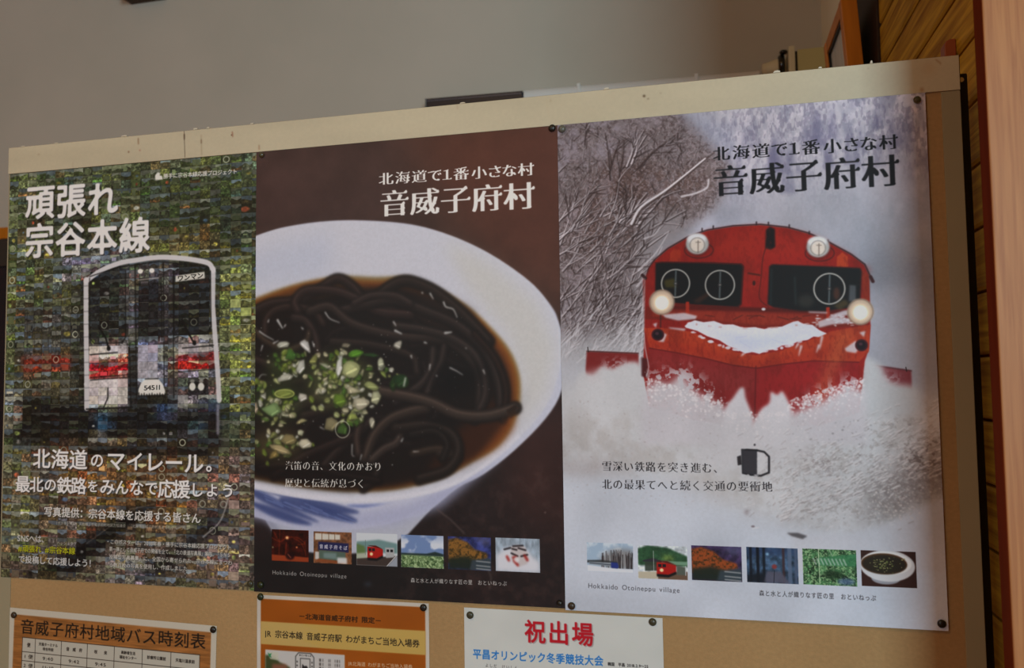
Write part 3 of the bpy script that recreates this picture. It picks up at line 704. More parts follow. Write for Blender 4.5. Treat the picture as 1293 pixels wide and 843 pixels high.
    for x, y, w, h, col, rot in ((386, 437, 16, 18, (156, 156, 156), 0), (359, 434, 20, 9, (146, 148, 138), -.2), (368, 446, 18, 16, (60, 96, 40), -.5), (396, 452, 13, 16, (112, 116, 66), .2), (381, 463, 11, 22, (150, 152, 146), .3), (362, 476, 26, 9, (148, 150, 140), -.25), (414, 458, 18, 14, (150, 152, 136), .1), (444, 466, 24, 26, (142, 148, 104), .1), (430, 462, 8, 34, (164, 166, 162), .12), (450, 445, 20, 9, (74, 122, 36), -.15), (482, 457, 8, 14, (144, 148, 128), .1), (360, 496, 26, 13, (104, 116, 56), -.1), (384, 500, 12, 14, (152, 150, 142), .5), (345, 517, 30, 18, (104, 128, 84), -.3), (383, 532, 18, 9, (140, 134, 98), .1), (434, 541, 16, 18, (56, 82, 36), 0), (447, 526, 14, 12, (122, 134, 70), .3), (420, 534, 22, 18, (110, 104, 78), 0), (458, 508, 20, 18, (150, 146, 128), .4), (475, 500, 14, 22, (140, 142, 116), .1), (471, 532, 8, 16, (136, 134, 120), -.1), (430, 504, 18, 20, (84, 110, 38), 0), (448, 492, 16, 12, (150, 146, 122), .3), (387, 559, 20, 13, (158, 154, 136), -.1), (356, 566, 30, 10, (138, 126, 94), .4), (345, 571, 18, 14, (120, 104, 60), 0), (366, 554, 20, 16, (116, 106, 72), 0), (470, 486, 20, 10, (122, 130, 84), .3), (498, 481, 10, 22, (30, 50, 22), .1), (508, 480, 20, 20, (30, 52, 26), 0), (505, 434, 16, 10, (140, 138, 130), -.3), (438, 435, 14, 7, (110, 104, 90), 0), (470, 447, 26, 4, (36, 64, 30), .05), (324, 514, 8, 16, (130, 120, 104), 0)):
        bit(x, y, w, h, col, rot)
    c.ring(361, 496, 12, 5, 1.6, (140, 150, 84), .7, .5); c.ring(434, 541, 9, 10.5, 1.2, (150, 152, 140), .8, .4); Ln([(513, 476), (511, 486)], 2.4, (150, 154, 150), .8, .8)
    P([(322, 585), (400, 600), (470, 612), (440, 618), (322, 602)], (18, 15, 15), .7, 4)
    modulate(c, .014, 2.6, 2)
    # crease marks in the sheet
    Ln([(553, 642), (570, 655), (587, 672)], 1.8, (84, 72, 70), .6, .8); Ln([(617, 718), (621, 728), (619, 742)], 1.6, (76, 66, 64), .6, .8); E(689, 646, 1.3, 1.3, (90, 76, 72), .7, .5)
    E(466, 736, 5, 2, (60, 72, 90), .5, 2)
    Q = lambda x0, x1, y0, y1, y2, y3: [(x0, y0), (x1, y1), (x1, y3), (x0, y2)]
    thumb(c, Q(345.3, 391.8, 667, 668.5, 706, 708), th_night); thumb(c, Q(398, 445.7, 669.2, 671, 708.5, 711), th_shop)
    thumb(c, Q(451.7, 502.8, 671.3, 673, 711, 714.3), th_station); thumb(c, Q(508, 561, 673.6, 675.6, 713.8, 716.8), th_field)
    thumb(c, Q(566.8, 620.7, 675.8, 677.5, 716.8, 719.6), th_autumn); thumb(c, Q(627, 682, 677.6, 679.6, 719.2, 722), th_plough)
    w = (182, 182, 184)
    p10 = [567, 633, 700, 762, 810, 865, 935, 995, 1050, 1112]
    c.text('北海道で１番小さな村', (479, 224), (675, 210.6), 17.5, w, 'minchobold', .93, pos=p10)
    c.text('音威子府村', (480, 255.6), (676.5, 244), 37, w, 'minchobold', .98)
    w = (172, 172, 170)
    c.text('汽笛の音、文化のかおり', (361.5, 586.3), (484, 588), 12.5, w, 'mincho', .93); c.text('歴史と伝統が息づく', (361.5, 608), (463, 609.5), 12.5, w, 'mincho', .97)
    c.text('Hokkaido Otoineppu village', (345.5, 720.5), (439.5, 725.8), 7.6, (132, 132, 132), 'regular', 1.0)
    c.text('森と水と人が織りなす匠の里　おといねっぷ', (519.5, 731), (641, 735.5), 6.6, (146, 146, 146), 'semi', .92)
    return c.image('noodle_poster_print')
# ---- poster three: red snow plough locomotive
def th_snowtrain(t):
    t.a[:] = (118, 136, 156); E = t.ell
    n = fbm(t.H, t.W, 26, 3); t.put(np.clip((n - .4) * 2.5, 0, 1) * np.linspace(1, .2, t.H)[:, None], (150, 160, 172))
    t.poly([(30, 38), (50, 20), (75, 14), (100, 16), (100, 66), (60, 66), (30, 56)], (96, 92, 92), .75, 5)
    for k in range(60):
        x = rng.uniform(32, 100); t.line([(x, rng.uniform(16, 36)), (x + rng.uniform(-3, 3), 64)], rng.uniform(.6, 1.6), (38, 32, 34), rng.uniform(.4, .9), .3)
    t.poly([(0, 46), (30, 44), (66, 48), (66, 52), (0, 52)], (36, 38, 40), .8, 1)
    t.poly([(0, 58), (50, 64), (100, 66), (100, 75), (0, 75)], (160, 164, 174), 1, 1)
    t.poly([(4, 50), (54, 50), (54, 60), (4, 56)], (104, 112, 122), 1, .6); t.line([(6, 53), (52, 56)], 1.6, (40, 48, 60), .9)
    t.poly([(52, 49), (66, 50), (69, 60), (66, 65), (52, 63)], (34, 46, 108), 1, .5)
def th_greenstation(t):
    t.a[:] = (150, 158, 166)
    t.poly([(0, 8), (20, 0), (60, 4), (100, 22), (100, 45), (0, 45)], (38, 68, 46), 1, 1.2); t.poly([(50, 20), (72, 22), (72, 34), (50, 34)], (96, 112, 50), .7, 4)
    modulate(t, .2, 8)
    t.poly([(10, 34), (30, 28), (48, 34), (48, 37), (10, 37)], (40, 40, 46), 1, .3); t.poly([(14, 37), (46, 37), (46, 56), (14, 58)], (44, 52, 44), .9, .6)
    t.poly([(48, 34), (100, 34), (100, 42), (48, 42)], (92, 122, 104), .9, .6); t.line([(32, 12), (32, 60)], 1, (140, 146, 146), .9)
    t.poly([(0, 75), (0, 60), (40, 58), (40, 75)], (140, 134, 120), 1, 1); t.poly([(40, 60), (100, 56), (100, 75), (40, 75)], (86, 68, 56), 1, 1)
    t.poly([(78, 44), (96, 46), (96, 64), (78, 64)], (70, 76, 70), 1, .5); t.line([(96, 44), (96, 64)], 2, (140, 140, 146), .8)
    train(t, 38, 37, .98)
def th_autumn2(t): th_autumn(t, (122, 58, 26), (44, 34, 62))
def th_blue(t):
    t.a[:] = (44, 62, 84); modulate(t, .5, 14)
    t.poly([(0, 0), (100, 0), (100, 12), (0, 20)], (34, 50, 82), .8, 4)
    for x, w, col in ((8, 5, (12, 16, 26)), (22, 6, (8, 10, 18)), (34, 5, (14, 18, 26)), (72, 5, (50, 36, 40)), (84, 8, (70, 84, 108)), (96, 6, (60, 72, 96))): t.line([(x, 0), (x, 72)], w, col, .9, .8)
    t.poly([(40, 50), (66, 50), (84, 75), (30, 75)], (70, 70, 86), .9, 1.5); t.ell(54, 40, 5, 5, (110, 44, 44), .9, 1); t.line([(54, 48), (52, 75)], 1.4, (20, 22, 30), .8)
    t.ell(41, 14, 3, 3, (120, 160, 190), .9, 1.2); t.poly([(0, 60), (34, 52), (34, 75), (0, 75)], (16, 20, 28), .9, 2)
def th_bridge(t):
    t.a[:] = (48, 80, 52); modulate(t, .6, 7); n = fbm(t.H, t.W, 4, 2); t.put(np.clip((n - .55) * 6, 0, 1), (112, 142, 104), alpha=.8)
    t.poly([(28, 18), (100, 8), (100, 34), (28, 34)], (44, 100, 66), .8, 1)
    for x in range(20, 80, 7): t.line([(x, 20), (x + 5, 32)], 2.4, (150, 160, 156), .8, .6)
    t.line([(30, 0), (31, 72)], 1.6, (140, 156, 130), .9, .3); t.line([(56, 14), (50, 0)], 1, (150, 160, 150), .7, .3)
    t.ell(80, 66, 16, 7, (70, 90, 130), .7, 2); t.ell(56, 52, 18, 9, (18, 36, 20), .8, 3)
def th_bowl(t):
    t.a[:] = (44, 24, 20)
    t.ell(44, 58, 26, 12, (112, 114, 124), 1, 1); t.ell(48, 31, 50, 33, (150, 152, 158), 1, .8); t.ell(46, 26, 46, 24, (168, 170, 174), 1, .8)
    t.ell(42, 27, 42, 22, (70, 44, 24), 1, 1); t.ell(42, 28, 40, 20, (32, 26, 18), 1, 1.5)
    for k in range(120): t.ell(42 + rng.normal(0, 12), 28 + rng.normal(0, 7), rng.uniform(.8, 2), rng.uniform(.6, 1.4), [(96, 104, 60), (60, 66, 34), (120, 120, 84), (30, 30, 20)][int(rng.integers(0, 4))], .8, .3)

def art_plough():
    c = Canvas(1150, 1626, [(705.5, 155), (1165.5, 119.5), (1195.4, 795), (716, 770.5)], None, (136, 136, 146))
    P, E, Ln = c.poly, c.ell, c.line; r = np.random.default_rng(5); k = c.k
    GX, GY = c.grid()
    F = lambda cell, o=4, ay=1.0: fbm(c.H, c.W, cell * k, o, ay=ay)
    # ---- winter forest
    f1 = F(60, 3); f2 = F(9, 3, 2.2); f3 = F(3.2, 2)
    c.a[:] = (122, 124, 138); c.a *= (.82 + .3 * f1)[..., None]
    P([(890, 50), (1260, 50), (1260, 300), (1000, 300), (890, 200)], (152, 148, 158), .7, 18)
    con = np.clip((F(13, 4, 3.0) - .42) * 2.4, 0, 1) * np.clip((270 - GY) / 110, 0, 1) * np.clip((GX - 850) / 60, 0, 1)
    c.put(con, (96, 97, 116), alpha=.6)
    con = np.clip((F(5, 3, 1.4) - .45) * 2.6, 0, 1) * np.clip((285 - GY) / 120, 0, 1) * np.clip((GX - 850) / 60, 0, 1)
    c.put(con, (164, 158, 170), alpha=.5)
    con = np.clip((F(3, 2, 2.2) - .5) * 4, 0, 1) * np.clip((285 - GY) / 120, 0, 1) * np.clip((GX - 850) / 60, 0, 1)
    c.put(con, (92, 88, 108), alpha=.45)
    for _ in range(46):                       # conifers powdered with snow
        x = r.uniform(862, 1168); y = r.uniform(118, 190) - (x - 1000) * .05; h = r.uniform(24, 60); w = h * .2
        P([(x, y), (x + w * .5, y + h * .5), (x + w, y + h), (x - w, y + h), (x - w * .5, y + h * .5)], (84, 82, 108), r.uniform(.25, .6), 2.2, tex=np.clip(f2 * 1.5, 0, 1) if _ % 2 else None)
    P([(1130, 200), (1240, 190), (1240, 420), (1140, 380)], (96, 94, 112), .55, 10, tex=np.clip((F(26, 3) - .35) * 3, 0, 1))
    P([(1120, 300), (1190, 270), (1190, 300), (1130, 350)], (156, 148, 150), .6, 7)
    P([(1050, 225), (1130, 205), (1160, 250), (1100, 270)], (156, 152, 164), .55, 8)
    P([(830, 160), (900, 140), (930, 200), (900, 220), (850, 200)], (108, 113, 134), .65, 14)
    P([(850, 110), (900, 60), (1000, 60), (990, 120), (900, 150)], (150, 148, 156), .5, 12)
    P([(960, 240), (1260, 230), (1260, 560), (1100, 520), (1100, 340), (1000, 280)], (114, 118, 130), .8, 22, tex=.7 + .3 * F(9, 3, 2.5))
    P([(1095, 380), (1160, 360), (1190, 440), (1180, 520), (1100, 500)], (124, 124, 134), .7, 16)
    # bare wood on the left, brown twigs under snow
    wood = [(650, 110), (830, 110), (905, 190), (925, 215), (905, 260), (860, 290), (835, 300), (820, 330), (812, 400), (812, 460), (650, 450)]
    P(wood, (94, 84, 86), .9, 7)
    P([(760, 200), (830, 210), (900, 215), (880, 260), (820, 290), (760, 330), (720, 300)], (78, 58, 54), .7, 12)
    P(wood, (58, 45, 46), .5, 5, tex=np.clip((f3 - .42) * 2.2, 0, 1)); P(wood, (126, 116, 124), .5, 4, tex=np.clip((F(2.4, 2) - .5) * 3, 0, 1)); P(wood, (120, 112, 122), .45, 8, tex=np.clip((F(22, 3) - .5) * 3, 0, 1))
    P([(650, 120), (800, 120), (780, 200), (650, 230)], (126, 120, 134), .45, 10, tex=np.clip((F(12, 3) - .4) * 3, 0, 1))
    P([(810, 270), (870, 262), (870, 300), (820, 330), (812, 420), (790, 430)], (116, 112, 118), .8, 8)
    P([(650, 380), (815, 370), (815, 450), (650, 470)], (104, 100, 108), .6, 9, tex=np.clip(F(4, 2) * 1.4, 0, 1))
    def branch(x, y, ang, L, w, dep, light):
        q = [(x, y)]; a = ang
        for _ in range(5): a += r.uniform(-.13, .13); q.append((q[-1][0] + L / 5 * math.cos(a), q[-1][1] - L / 5 * math.sin(a)))
        g = r.uniform(.8, 1.05)
        Ln([(u + w * .35, v + w * .3) for u, v in q], w, (46, 36, 38), .75, .25, w1=w * .4)
        Ln(q, w * (.8 if light else .55), tuple(v * g for v in ((168, 162, 170) if light else (58, 44, 42))), .85, .25, w1=w * .25)
        if dep > 0:
            for _ in range(int(r.integers(2, 5))):
                i = int(r.integers(1, 5)); branch(q[i][0], q[i][1], a + r.choice([-1, 1]) * r.uniform(.25, .75), L * r.uniform(.35, .65), w * .6, dep - 1, r.random() < .6)
    for _ in range(420):                      # fine twigs
        x, y = r.uniform(706, 885), r.uniform(175, 420)
        if x > 820 and y > 290: continue
        branch(x, y, r.uniform(.5, 2.4), r.uniform(9, 24), r.uniform(.5, 1.1), 1, r.random() < .6)
    for b in ((772, 212, 1.35, 40, 2.2, 1, 0), (780, 240, 1.25, 66, 2.4, 2, 0), (793, 208, 1.15, 50, 3, 2, 1), (799, 205, 1.2, 40, 3, 1, 1), (808, 210, 1.0, 62, 2.4, 2, 0), (772, 225, 1.7, 60, 2.2, 2, 0), (776, 290, .95, 50, 4.4, 2, 1), (786, 282, .9, 52, 4.2, 1, 1), (806, 284, .78, 60, 3.4, 1, 1), (818, 290, .6, 56, 3, 1, 1), (707, 214, .9, 14, 2.6, 0, 1), (724, 262, 1.2, 26, 2.4, 1, 1), (724, 260, .7, 48, 2.2, 1, 1), (708, 294, .6, 26, 2.6, 1, 1), (712, 340, .8, 60, 3, 2, 1), (730, 372, .9, 70, 2.6, 2, 1), (752, 400, 1.05, 80, 2.6, 2, 1), (790, 380, 1.2, 60, 2.6, 1, 1), (716, 420, .9, 90, 2.4, 2, 1), (760, 440, 1.1, 100, 2.4, 2, 1), (780, 350, .9, 90, 2.6, 1, 1), (798, 400, 1.0, 70, 2.6, 1, 1), (800, 455, 1.25, 80, 3.2, 1, 1), (742, 330, .75, 70, 2.4, 2, 1), (706, 380, .5, 50, 2.4, 1, 1), (720, 440, 1.3, 60, 2, 2, 1), (740, 180, 1.6, 30, 1.6, 1, 0)): branch(*b)
    for _ in range(120):
        x, y = r.uniform(700, 812), r.uniform(270, 450); a = r.uniform(.5, 1.2); L = r.uniform(18, 60)
        if x + L * math.cos(a) > 838: continue
        branch(x, y, a, L, r.uniform(1.4, 2.8), 1, True)
    Ln([(800, 283), (812, 262), (840, 243), (862, 226), (893, 200), (903, 192)], 5, (60, 48, 48), .7, .3, w1=2, smooth=4)
    Ln([(799, 281), (811, 260), (839, 241), (861, 224), (892, 199)], 3.6, (172, 168, 176), .95, .3, w1=1.8, smooth=4)
    Ln([(862, 247), (880, 243), (894, 236), (896, 226)], 2.6, (158, 154, 162), .85, .4, smooth=3)
    for x0, y0, x1, y1 in ((815, 300, 835, 286), (808, 340, 846, 292), (806, 360, 838, 310), (812, 390, 834, 322), (740, 470, 812, 380), (706, 440, 770, 370), (800, 440, 816, 360), (806, 470, 814, 372)):
        Ln([(x0, y0), ((x0 + x1) / 2 + 3, (y0 + y1) / 2 + 2), (x1, y1)], 2.6, (150, 146, 154), .8, .5, w1=1.2, smooth=4)
    P([(650, 425), (820, 415), (826, 520), (650, 540)], (142, 144, 152), .78, 14)
    for _ in range(60):
        x, y = r.uniform(706, 812), r.uniform(400, 470); Ln([(x, y), (x + r.uniform(4, 16), y - r.uniform(5, 22))], r.uniform(.6, 1.8), (160, 158, 166), .55, .5)
    # ---- snow field
    P([(640, 500), (760, 480), (830, 500), (1090, 500), (1270, 500), (1280, 880), (640, 880)], (147, 148, 154), 1, 12)
    fl = F(30, 4); fs = F(5, 3)
    P([(650, 520), (1260, 520), (1260, 660), (900, 700), (650, 600)], (130, 127, 128), .6, 14, tex=np.clip((fl - .42) * 2.6, 0, 1))
    P([(960, 520), (1260, 500), (1260, 650), (1000, 680), (960, 620)], (118, 114, 116), .6, 14, tex=np.clip((fs - .48) * 2.2, 0, 1))
    P([(650, 585), (830, 600), (960, 650), (1080, 690), (1260, 640), (1260, 880), (650, 880)], (143, 148, 160), .94, 12)
    P([(650, 660), (1260, 680), (1260, 880), (650, 880)], (143, 149, 162), .8, 16)
    P([(1090, 604), (1150, 580), (1230, 540), (1230, 610), (1140, 648), (1080, 668), (1094, 630)], (92, 85, 86), .8, 12, tex=.55 + .45 * F(5, 3))
    P([(1010, 560), (1060, 580), (1050, 600), (1010, 590)], (98, 90, 94), .45, 6, tex=np.clip((F(3.5, 2) - .4) * 3, 0, 1))
    P([(1140, 555), (1185, 550), (1188, 600), (1140, 600)], (70, 58, 56), .5, 5, tex=np.clip((F(4, 2) - .45) * 3, 0, 1))
    P([(1250, 606), (1188, 628), (1130, 656), (1080, 672), (1000, 676), (1000, 720), (1250, 720)], (142, 144, 154), .9, 3)
    P([(994, 672), (1008, 672), (1020, 676), (1014, 680), (1000, 676)], (60, 58, 62), .85, 1)
    P([(680, 590), (760, 580), (800, 590), (740, 600)], (120, 112, 114), .45, 7)
    # ---- wing plates
    P([(743, 442), (808, 445), (809, 478), (741, 474)], (104, 26, 26), .95, .8); Ln([(743, 442), (808, 445)], 1.2, (52, 22, 22), .9, .3); Ln([(744, 437), (745, 443)], 1.2, (40, 30, 30), .9)
    P([(735, 468), (750, 472), (762, 460), (775, 464), (790, 457), (812, 460), (816, 510), (732, 510)], (147, 148, 154), 1, 2.5, smooth=3); E(780, 459, 20, 7, (146, 142, 150), .6, 4, tex=np.clip((F(4, 2) - .4) * 3, 0, 1)); E(752, 474, 10, 10, (150, 146, 152), .5, 4)
    P([(1085, 458), (1148.7, 468), (1149.5, 492), (1085, 485)], (104, 38, 44), .9, .8); Ln([(1105, 462), (1149, 468.5)], 1.2, (56, 26, 30), .8, .3); Ln([(1142, 464), (1143, 469)], 1.2, (40, 30, 30), .9)
    P([(1080, 452), (1110, 459), (1118, 476), (1130, 484), (1156, 490), (1156, 520), (1084, 520)], (140, 142, 148), 1, 3.5, smooth=3); E(1122, 480, 14, 10, (144, 140, 148), .5, 4, tex=np.clip((F(4, 2) - .4) * 3, 0, 1))
    # ---- locomotive
    body = [(814, 470), (816, 400), (818, 349), (821, 338), (828, 328), (845, 313.5), (871, 298.5), (895, 290.5), (927, 285.5), (961, 284), (995, 288), (1021, 295.5), (1048, 308), (1074, 322.6), (1090, 335), (1096, 348), (1098, 412), (1096, 440), (1091, 456), (1084, 520), (1040, 536), (952, 540), (880, 530), (822, 512)]
    P(body, (122, 24, 20), 1, .5)
    P([(818, 349), (845, 313.5), (895, 290.5), (961, 284), (1021, 295.5), (1074, 322.6), (1096, 348), (1096, 338), (1060, 330), (980, 320), (900, 318), (830, 334)], (128, 28, 20), .6, 3)
    Ln([(817, 352), (821, 337), (829, 326), (845, 312.5), (871, 297.5), (895, 289.5), (927, 284.5), (961, 283), (995, 287), (1021, 294.5), (1048, 307), (1074, 321.6), (1091, 334.5), (1097, 348)], 1.8, (44, 18, 20), .9, .4)
    for x, y in ((888, 289), (902, 286), (956, 281.5), (971, 282), (997, 285.5), (1022, 294), (1045, 305)): Ln([(x, y + 2), (x, y - 1.5)], 1.6, (34, 22, 26), .9, .3)
    P([(906, 300), (955, 292), (958, 372), (942, 372), (940, 334), (905, 328)], (136, 34, 24), .6, 6); P([(963, 296), (1010, 302), (1014, 330), (964, 330)], (134, 32, 24), .5, 6)
    P([(814, 352), (828, 330), (829, 390), (818, 440)], (118, 26, 22), .8, 1.5); P([(1087, 340), (1096, 348), (1097, 390), (1088, 388)], (130, 44, 24), .8, 1)
    # brackets, horn
    P([(847, 329), (848, 318), (853, 313), (861, 315), (861, 329)], (138, 40, 24), 1, .5); P([(1056, 337), (1056.5, 325), (1063, 319), (1070, 324), (1070, 338)], (148, 50, 26), 1, .5)
    P([(967, 313), (968, 290), (973, 286), (979, 289), (979.5, 312), (974, 315)], (20, 14, 16), 1, .7); Ln([(968, 312), (964, 326), (962, 350), (960, 376), (972, 388)], 1.3, (60, 18, 16), .8, .4, smooth=4)
    Ln([(946, 344.5), (960, 347)], 2.4, (58, 20, 14), .9, .5); E(953, 357, 2, 3.2, (40, 18, 16), .9, .6)
    # front bar and deep band
    P([(818, 386), (1094, 394), (1095, 412), (1040, 414), (960, 414), (870, 404), (816, 402)], (96, 26, 20), 1, .7)
    P([(826, 392), (900, 392), (1040, 398), (1040, 410), (960, 410), (880, 402), (826, 398)], (124, 40, 28), .8, 1.5)
    for _ in range(14):
        x = r.uniform(850, 1030); Ln([(x, 400 + r.uniform(-3, 4)), (x + r.uniform(4, 14), 400 + r.uniform(-3, 4))], 1.2, (60, 22, 18), .7, .5)
    P([(846, 384), (1086, 392), (1086, 397), (846, 389)], (64, 18, 16), .85, .8)
    P([(815, 413), (840, 413), (875, 418), (900, 430), (930, 444), (955, 448), (985, 443), (1020, 430), (1050, 418), (1098, 410), (1096, 444), (1084, 457), (1027, 455), (990, 459), (956, 464), (926, 460), (895, 452), (856, 444), (822, 438)], (142, 46, 26), 1, .6)
    P([(820, 425), (880, 436), (930, 452), (956, 456), (990, 451), (1040, 440), (1092, 430), (1090, 450), (1027, 454), (956, 463), (895, 451), (822, 437)], (132, 34, 22), .6, 3)
    # plough faces
    P([(821, 438), (856, 444), (895, 452), (926, 460), (956, 464), (955, 530), (880, 530), (822, 512)], (112, 26, 27), 1, .5)
    P([(956, 464), (990, 459), (1027, 455), (1084, 457), (1083, 520), (1040, 530), (955, 532)], (120, 24, 26), 1, .5)
    P([(821, 440), (900, 458), (955, 470), (955, 500), (822, 470)], (118, 44, 44), .5, 7); P([(960, 468), (1080, 460), (1080, 480), (960, 500)], (130, 26, 26), .5, 8)
    Ln([(955.5, 462), (954, 530)], 1.6, (78, 16, 18), .8, .6); Ln([(822, 438.5), (856, 444.5), (895, 452.5), (926, 460.5), (956, 464.5), (990, 459.5), (1027, 455.5), (1084, 457.5)], 1.2, (72, 18, 18), .8, .5)
    P([(1060, 420), (1082, 412), (1060, 460), (1036, 520), (1028, 500), (1046, 450)], (150, 84, 50), .5, 6)
    gr = np.clip((F(3, 2, 2) - .5) * 3, 0, 1); P(body, (92, 20, 17), .25, 1, tex=gr); P(body, (78, 18, 15), .22, 1, tex=np.clip((F(18, 4, 2.5) - .55) * 4, 0, 1))
    # windows
    P([(829.5, 331), (838, 329.5), (900, 331.5), (937, 333), (939.5, 336), (937, 383), (933, 387), (880, 384), (829, 379.5)], (18, 17, 19), 1, .7)
    P([(972, 336), (976, 333.5), (1030, 336), (1085, 339), (1087, 343), (1085, 388), (1040, 393), (1012, 392.5), (978, 388), (970, 384)], (20, 20, 22), 1, .7)
    Ln([(829, 330.5), (900, 331), (937.5, 332.8), (940, 336), (937, 384), (933, 387.5)], 1.3, (48, 16, 16), .8, .4); Ln([(829, 381), (880, 385.5), (934, 388.5)], 1.4, (60, 20, 16), .8, .4)
    P([(840, 353), (853, 350), (856, 362), (842, 362)], (66, 60, 24), .7, 1.5); P([(876, 380), (895, 368), (898, 372), (884, 382)], (58, 34, 26), .6, 1.5)
    P([(1072, 360), (1080, 361), (1080, 381), (1071, 381)], (70, 74, 80), .85, .8); E(1056, 371, 4, 8, (66, 40, 32), .8, 1.5); E(1018, 380, 10, 8, (44, 44, 42), .7, 2); Ln([(1004, 350), (1005, 384)], 2.4, (34, 42, 44), .7, 1); Ln([(975, 340), (974, 384)], 2, (32, 44, 48), .6, .8)
    P([(1052, 386), (1066, 378), (1072, 384), (1060, 392)], (78, 66, 40), .6, 1.5)
    for x, y, q in ((854.7, 356.8, 17.6), (910.4, 359, 18.2), (1047, 364.8, 19.2)):
        c.ring(x, y, q, q, 1.9, (136, 136, 134), .95, .35); Ln([(x + .5, y - q + 2), (x - .5, y + q - 2)], 2.2, (70, 78, 82), .9, .5); E(x, y, 2.4, 2.4, (44, 44, 46), 1, .4); E(x, y, 1, 1, (110, 110, 110), 1, .3)
    for x, y in ((870, 383), (1045.5, 391)): P([(x - 2.5, y - 3), (x + 2, y - 3), (x + 2, y + 15), (x - 2.5, y + 15)], (134, 36, 22), 1, .4)
    E(965, 390, 2.6, 1.8, (150, 150, 158), 1, .4)
    # snow lying on the front
    sn = (160, 162, 174)
    P([(866, 411), (870, 407), (879, 403.5), (890, 406), (903, 404.5), (915, 409), (927, 409), (940, 413.5), (953, 412.5), (966, 415), (975, 413), (988, 412), (995, 409), (1002, 406), (1008, 405), (1015, 409), (1026, 410), (1035, 417), (1044, 421), (1034, 425.5), (1027, 425), (1020, 429), (1008, 431), (1000, 435), (988, 436), (979, 441), (968, 442), (960, 446.5), (950, 443.5), (942, 446), (932, 440), (922, 437), (910, 429), (895, 424), (882, 417), (868, 413)], sn, 1, .6)
    for q in ([(931, 426), (944, 424)], [(975, 428), (990, 433)], [(935, 430), (948, 438)]): Ln(q, 1, (128, 132, 150), .5, .5)
    for _ in range(46):
        t_ = r.random(); x = 876 + t_ * 160; y = 412 + 34 * (1 - ((x - 955) / 88) ** 2) * .92; E(x, y, r.uniform(1.5, 4), r.uniform(.8, 2.2), sn, .75, .6)
    for _ in range(30): x = r.uniform(870, 1035); E(x, 405 + 9 * (1 - ((x - 950) / 90) ** 2), r.uniform(1, 4), r.uniform(.6, 1.6), (136, 90, 84) if r.random() < .3 else sn, .6, .6)
    P([(905, 420), (950, 424), (1010, 424), (980, 436), (950, 441), (925, 433)], (140, 148, 172), .6, 4)
    for x, y, l in ((1012, 437, 12), (1008, 434, 6), (1038, 425, 16), (940, 446, 3), (1034, 436, 9)): Ln([(x, y), (x - 3, y + l)], 3, sn, .85, .7, w1=1)
    for q in ([(838, 396), (866, 394), (882, 398), (880, 402), (858, 404), (842, 400)], [(1032, 406), (1050, 400), (1072, 402), (1074, 408), (1050, 410), (1034, 414)], [(1048, 398), (1066, 392), (1074, 392), (1070, 398), (1052, 402)], [(845, 412), (868, 414), (866, 417), (848, 414)], [(1020, 393), (1045, 394), (1044, 396), (1022, 395)], [(1066, 440), (1080, 430), (1084, 440), (1080, 446), (1068, 444)], [(1084, 420), (1092, 418), (1090, 426)], [(826, 408), (832, 406), (830, 413)], [(838, 419), (844, 421), (840, 431), (832, 430), (838, 427)]): P(q, (150, 150, 160), .85, 1)
    for _ in range(40): x, y = r.uniform(1030, 1085), r.uniform(398, 412); E(x, y, r.uniform(.8, 3), r.uniform(.6, 1.4), (152, 152, 160), .7, .5)
    # lamps
    for x, y in ((882, 307), (1033, 312)):
        E(x, y + 2, 15, 13, (60, 20, 22), .8, 2); c.ring(x + 2, y + 8, 18, 10, 1.5, (50, 18, 20), .7, .5)
        E(x, y, 14.5, 13.2, (128, 130, 132), 1, .7); E(x - 1, y - 6.5, 12, 6.5, (170, 172, 180), .95, 1.2); E(x, y + 1.5, 9, 9, (166, 158, 152), 1, 1.2); c.ring(x, y + 1.5, 9.2, 9.2, 1.2, (104, 98, 96), .8, .5)
        Ln([(x + 1, y - 4), (x + 1, y + 11)], 1.2, (90, 80, 76), .9, .3); Ln([(x - 2, y - 2), (x + 4, y - 2)], 1, (90, 80, 76), .8, .3)
    for x, y, q in ((837.5, 380.5, 16), (1085.5, 394, 16.5)):
        E(x, y, q, q, (140, 122, 108), 1, 1); E(x + 1, y - 1, q * .8, q * .8, (150, 134, 120), 1, 1.4); c.ring(x, y, q - .8, q - .8, 1.4, (98, 84, 76), .6, .6)
        E(x, y + .5, 10, 10, (200, 178, 156), .95, 2); E(x, y + .8, 7.6, 7.8, (236, 230, 222), 1, 1)
    for x, y in ((832.5, 421.5), (1087, 436)): E(x, y, 8, 7.6, (62, 20, 26), 1, .6); E(x, y, 6.2, 6, (24, 14, 20), 1, .8); E(x - 1, y - 1.5, 2.4, 2, (74, 44, 54), .7, .6)
    Ln([(836, 397), (836, 412)], 1.4, (40, 24, 24), .8, .3); Ln([(817, 350), (813, 346)], 4, (40, 20, 22), .9, .6); Ln([(1098, 350), (1101, 356)], 4, (48, 18, 20), .9, .6)
    P([(812, 450), (820, 452), (820, 476), (812, 474)], (60, 22, 24), .9, 1); Ln([(815, 420), (817, 440), (821, 462), (818, 474)], 1.4, (150, 150, 158), .7, .5, smooth=3)
    Ln([(816, 350), (815, 440)], 1.2, (130, 128, 134), .5, .5)
    # ---- flying snow over the plough
    n1 = F(7, 3); n2 = F(2.6, 2)
    P([(812, 520), (818, 492), (830, 478), (846, 484), (862, 470), (878, 492), (900, 505), (915, 512), (925, 520), (952, 536), (985, 520), (1003, 520), (1020, 512), (1040, 505), (1058, 492), (1075, 486), (1092, 494), (1096, 560), (812, 560)], (148, 146, 154), .97, 4)
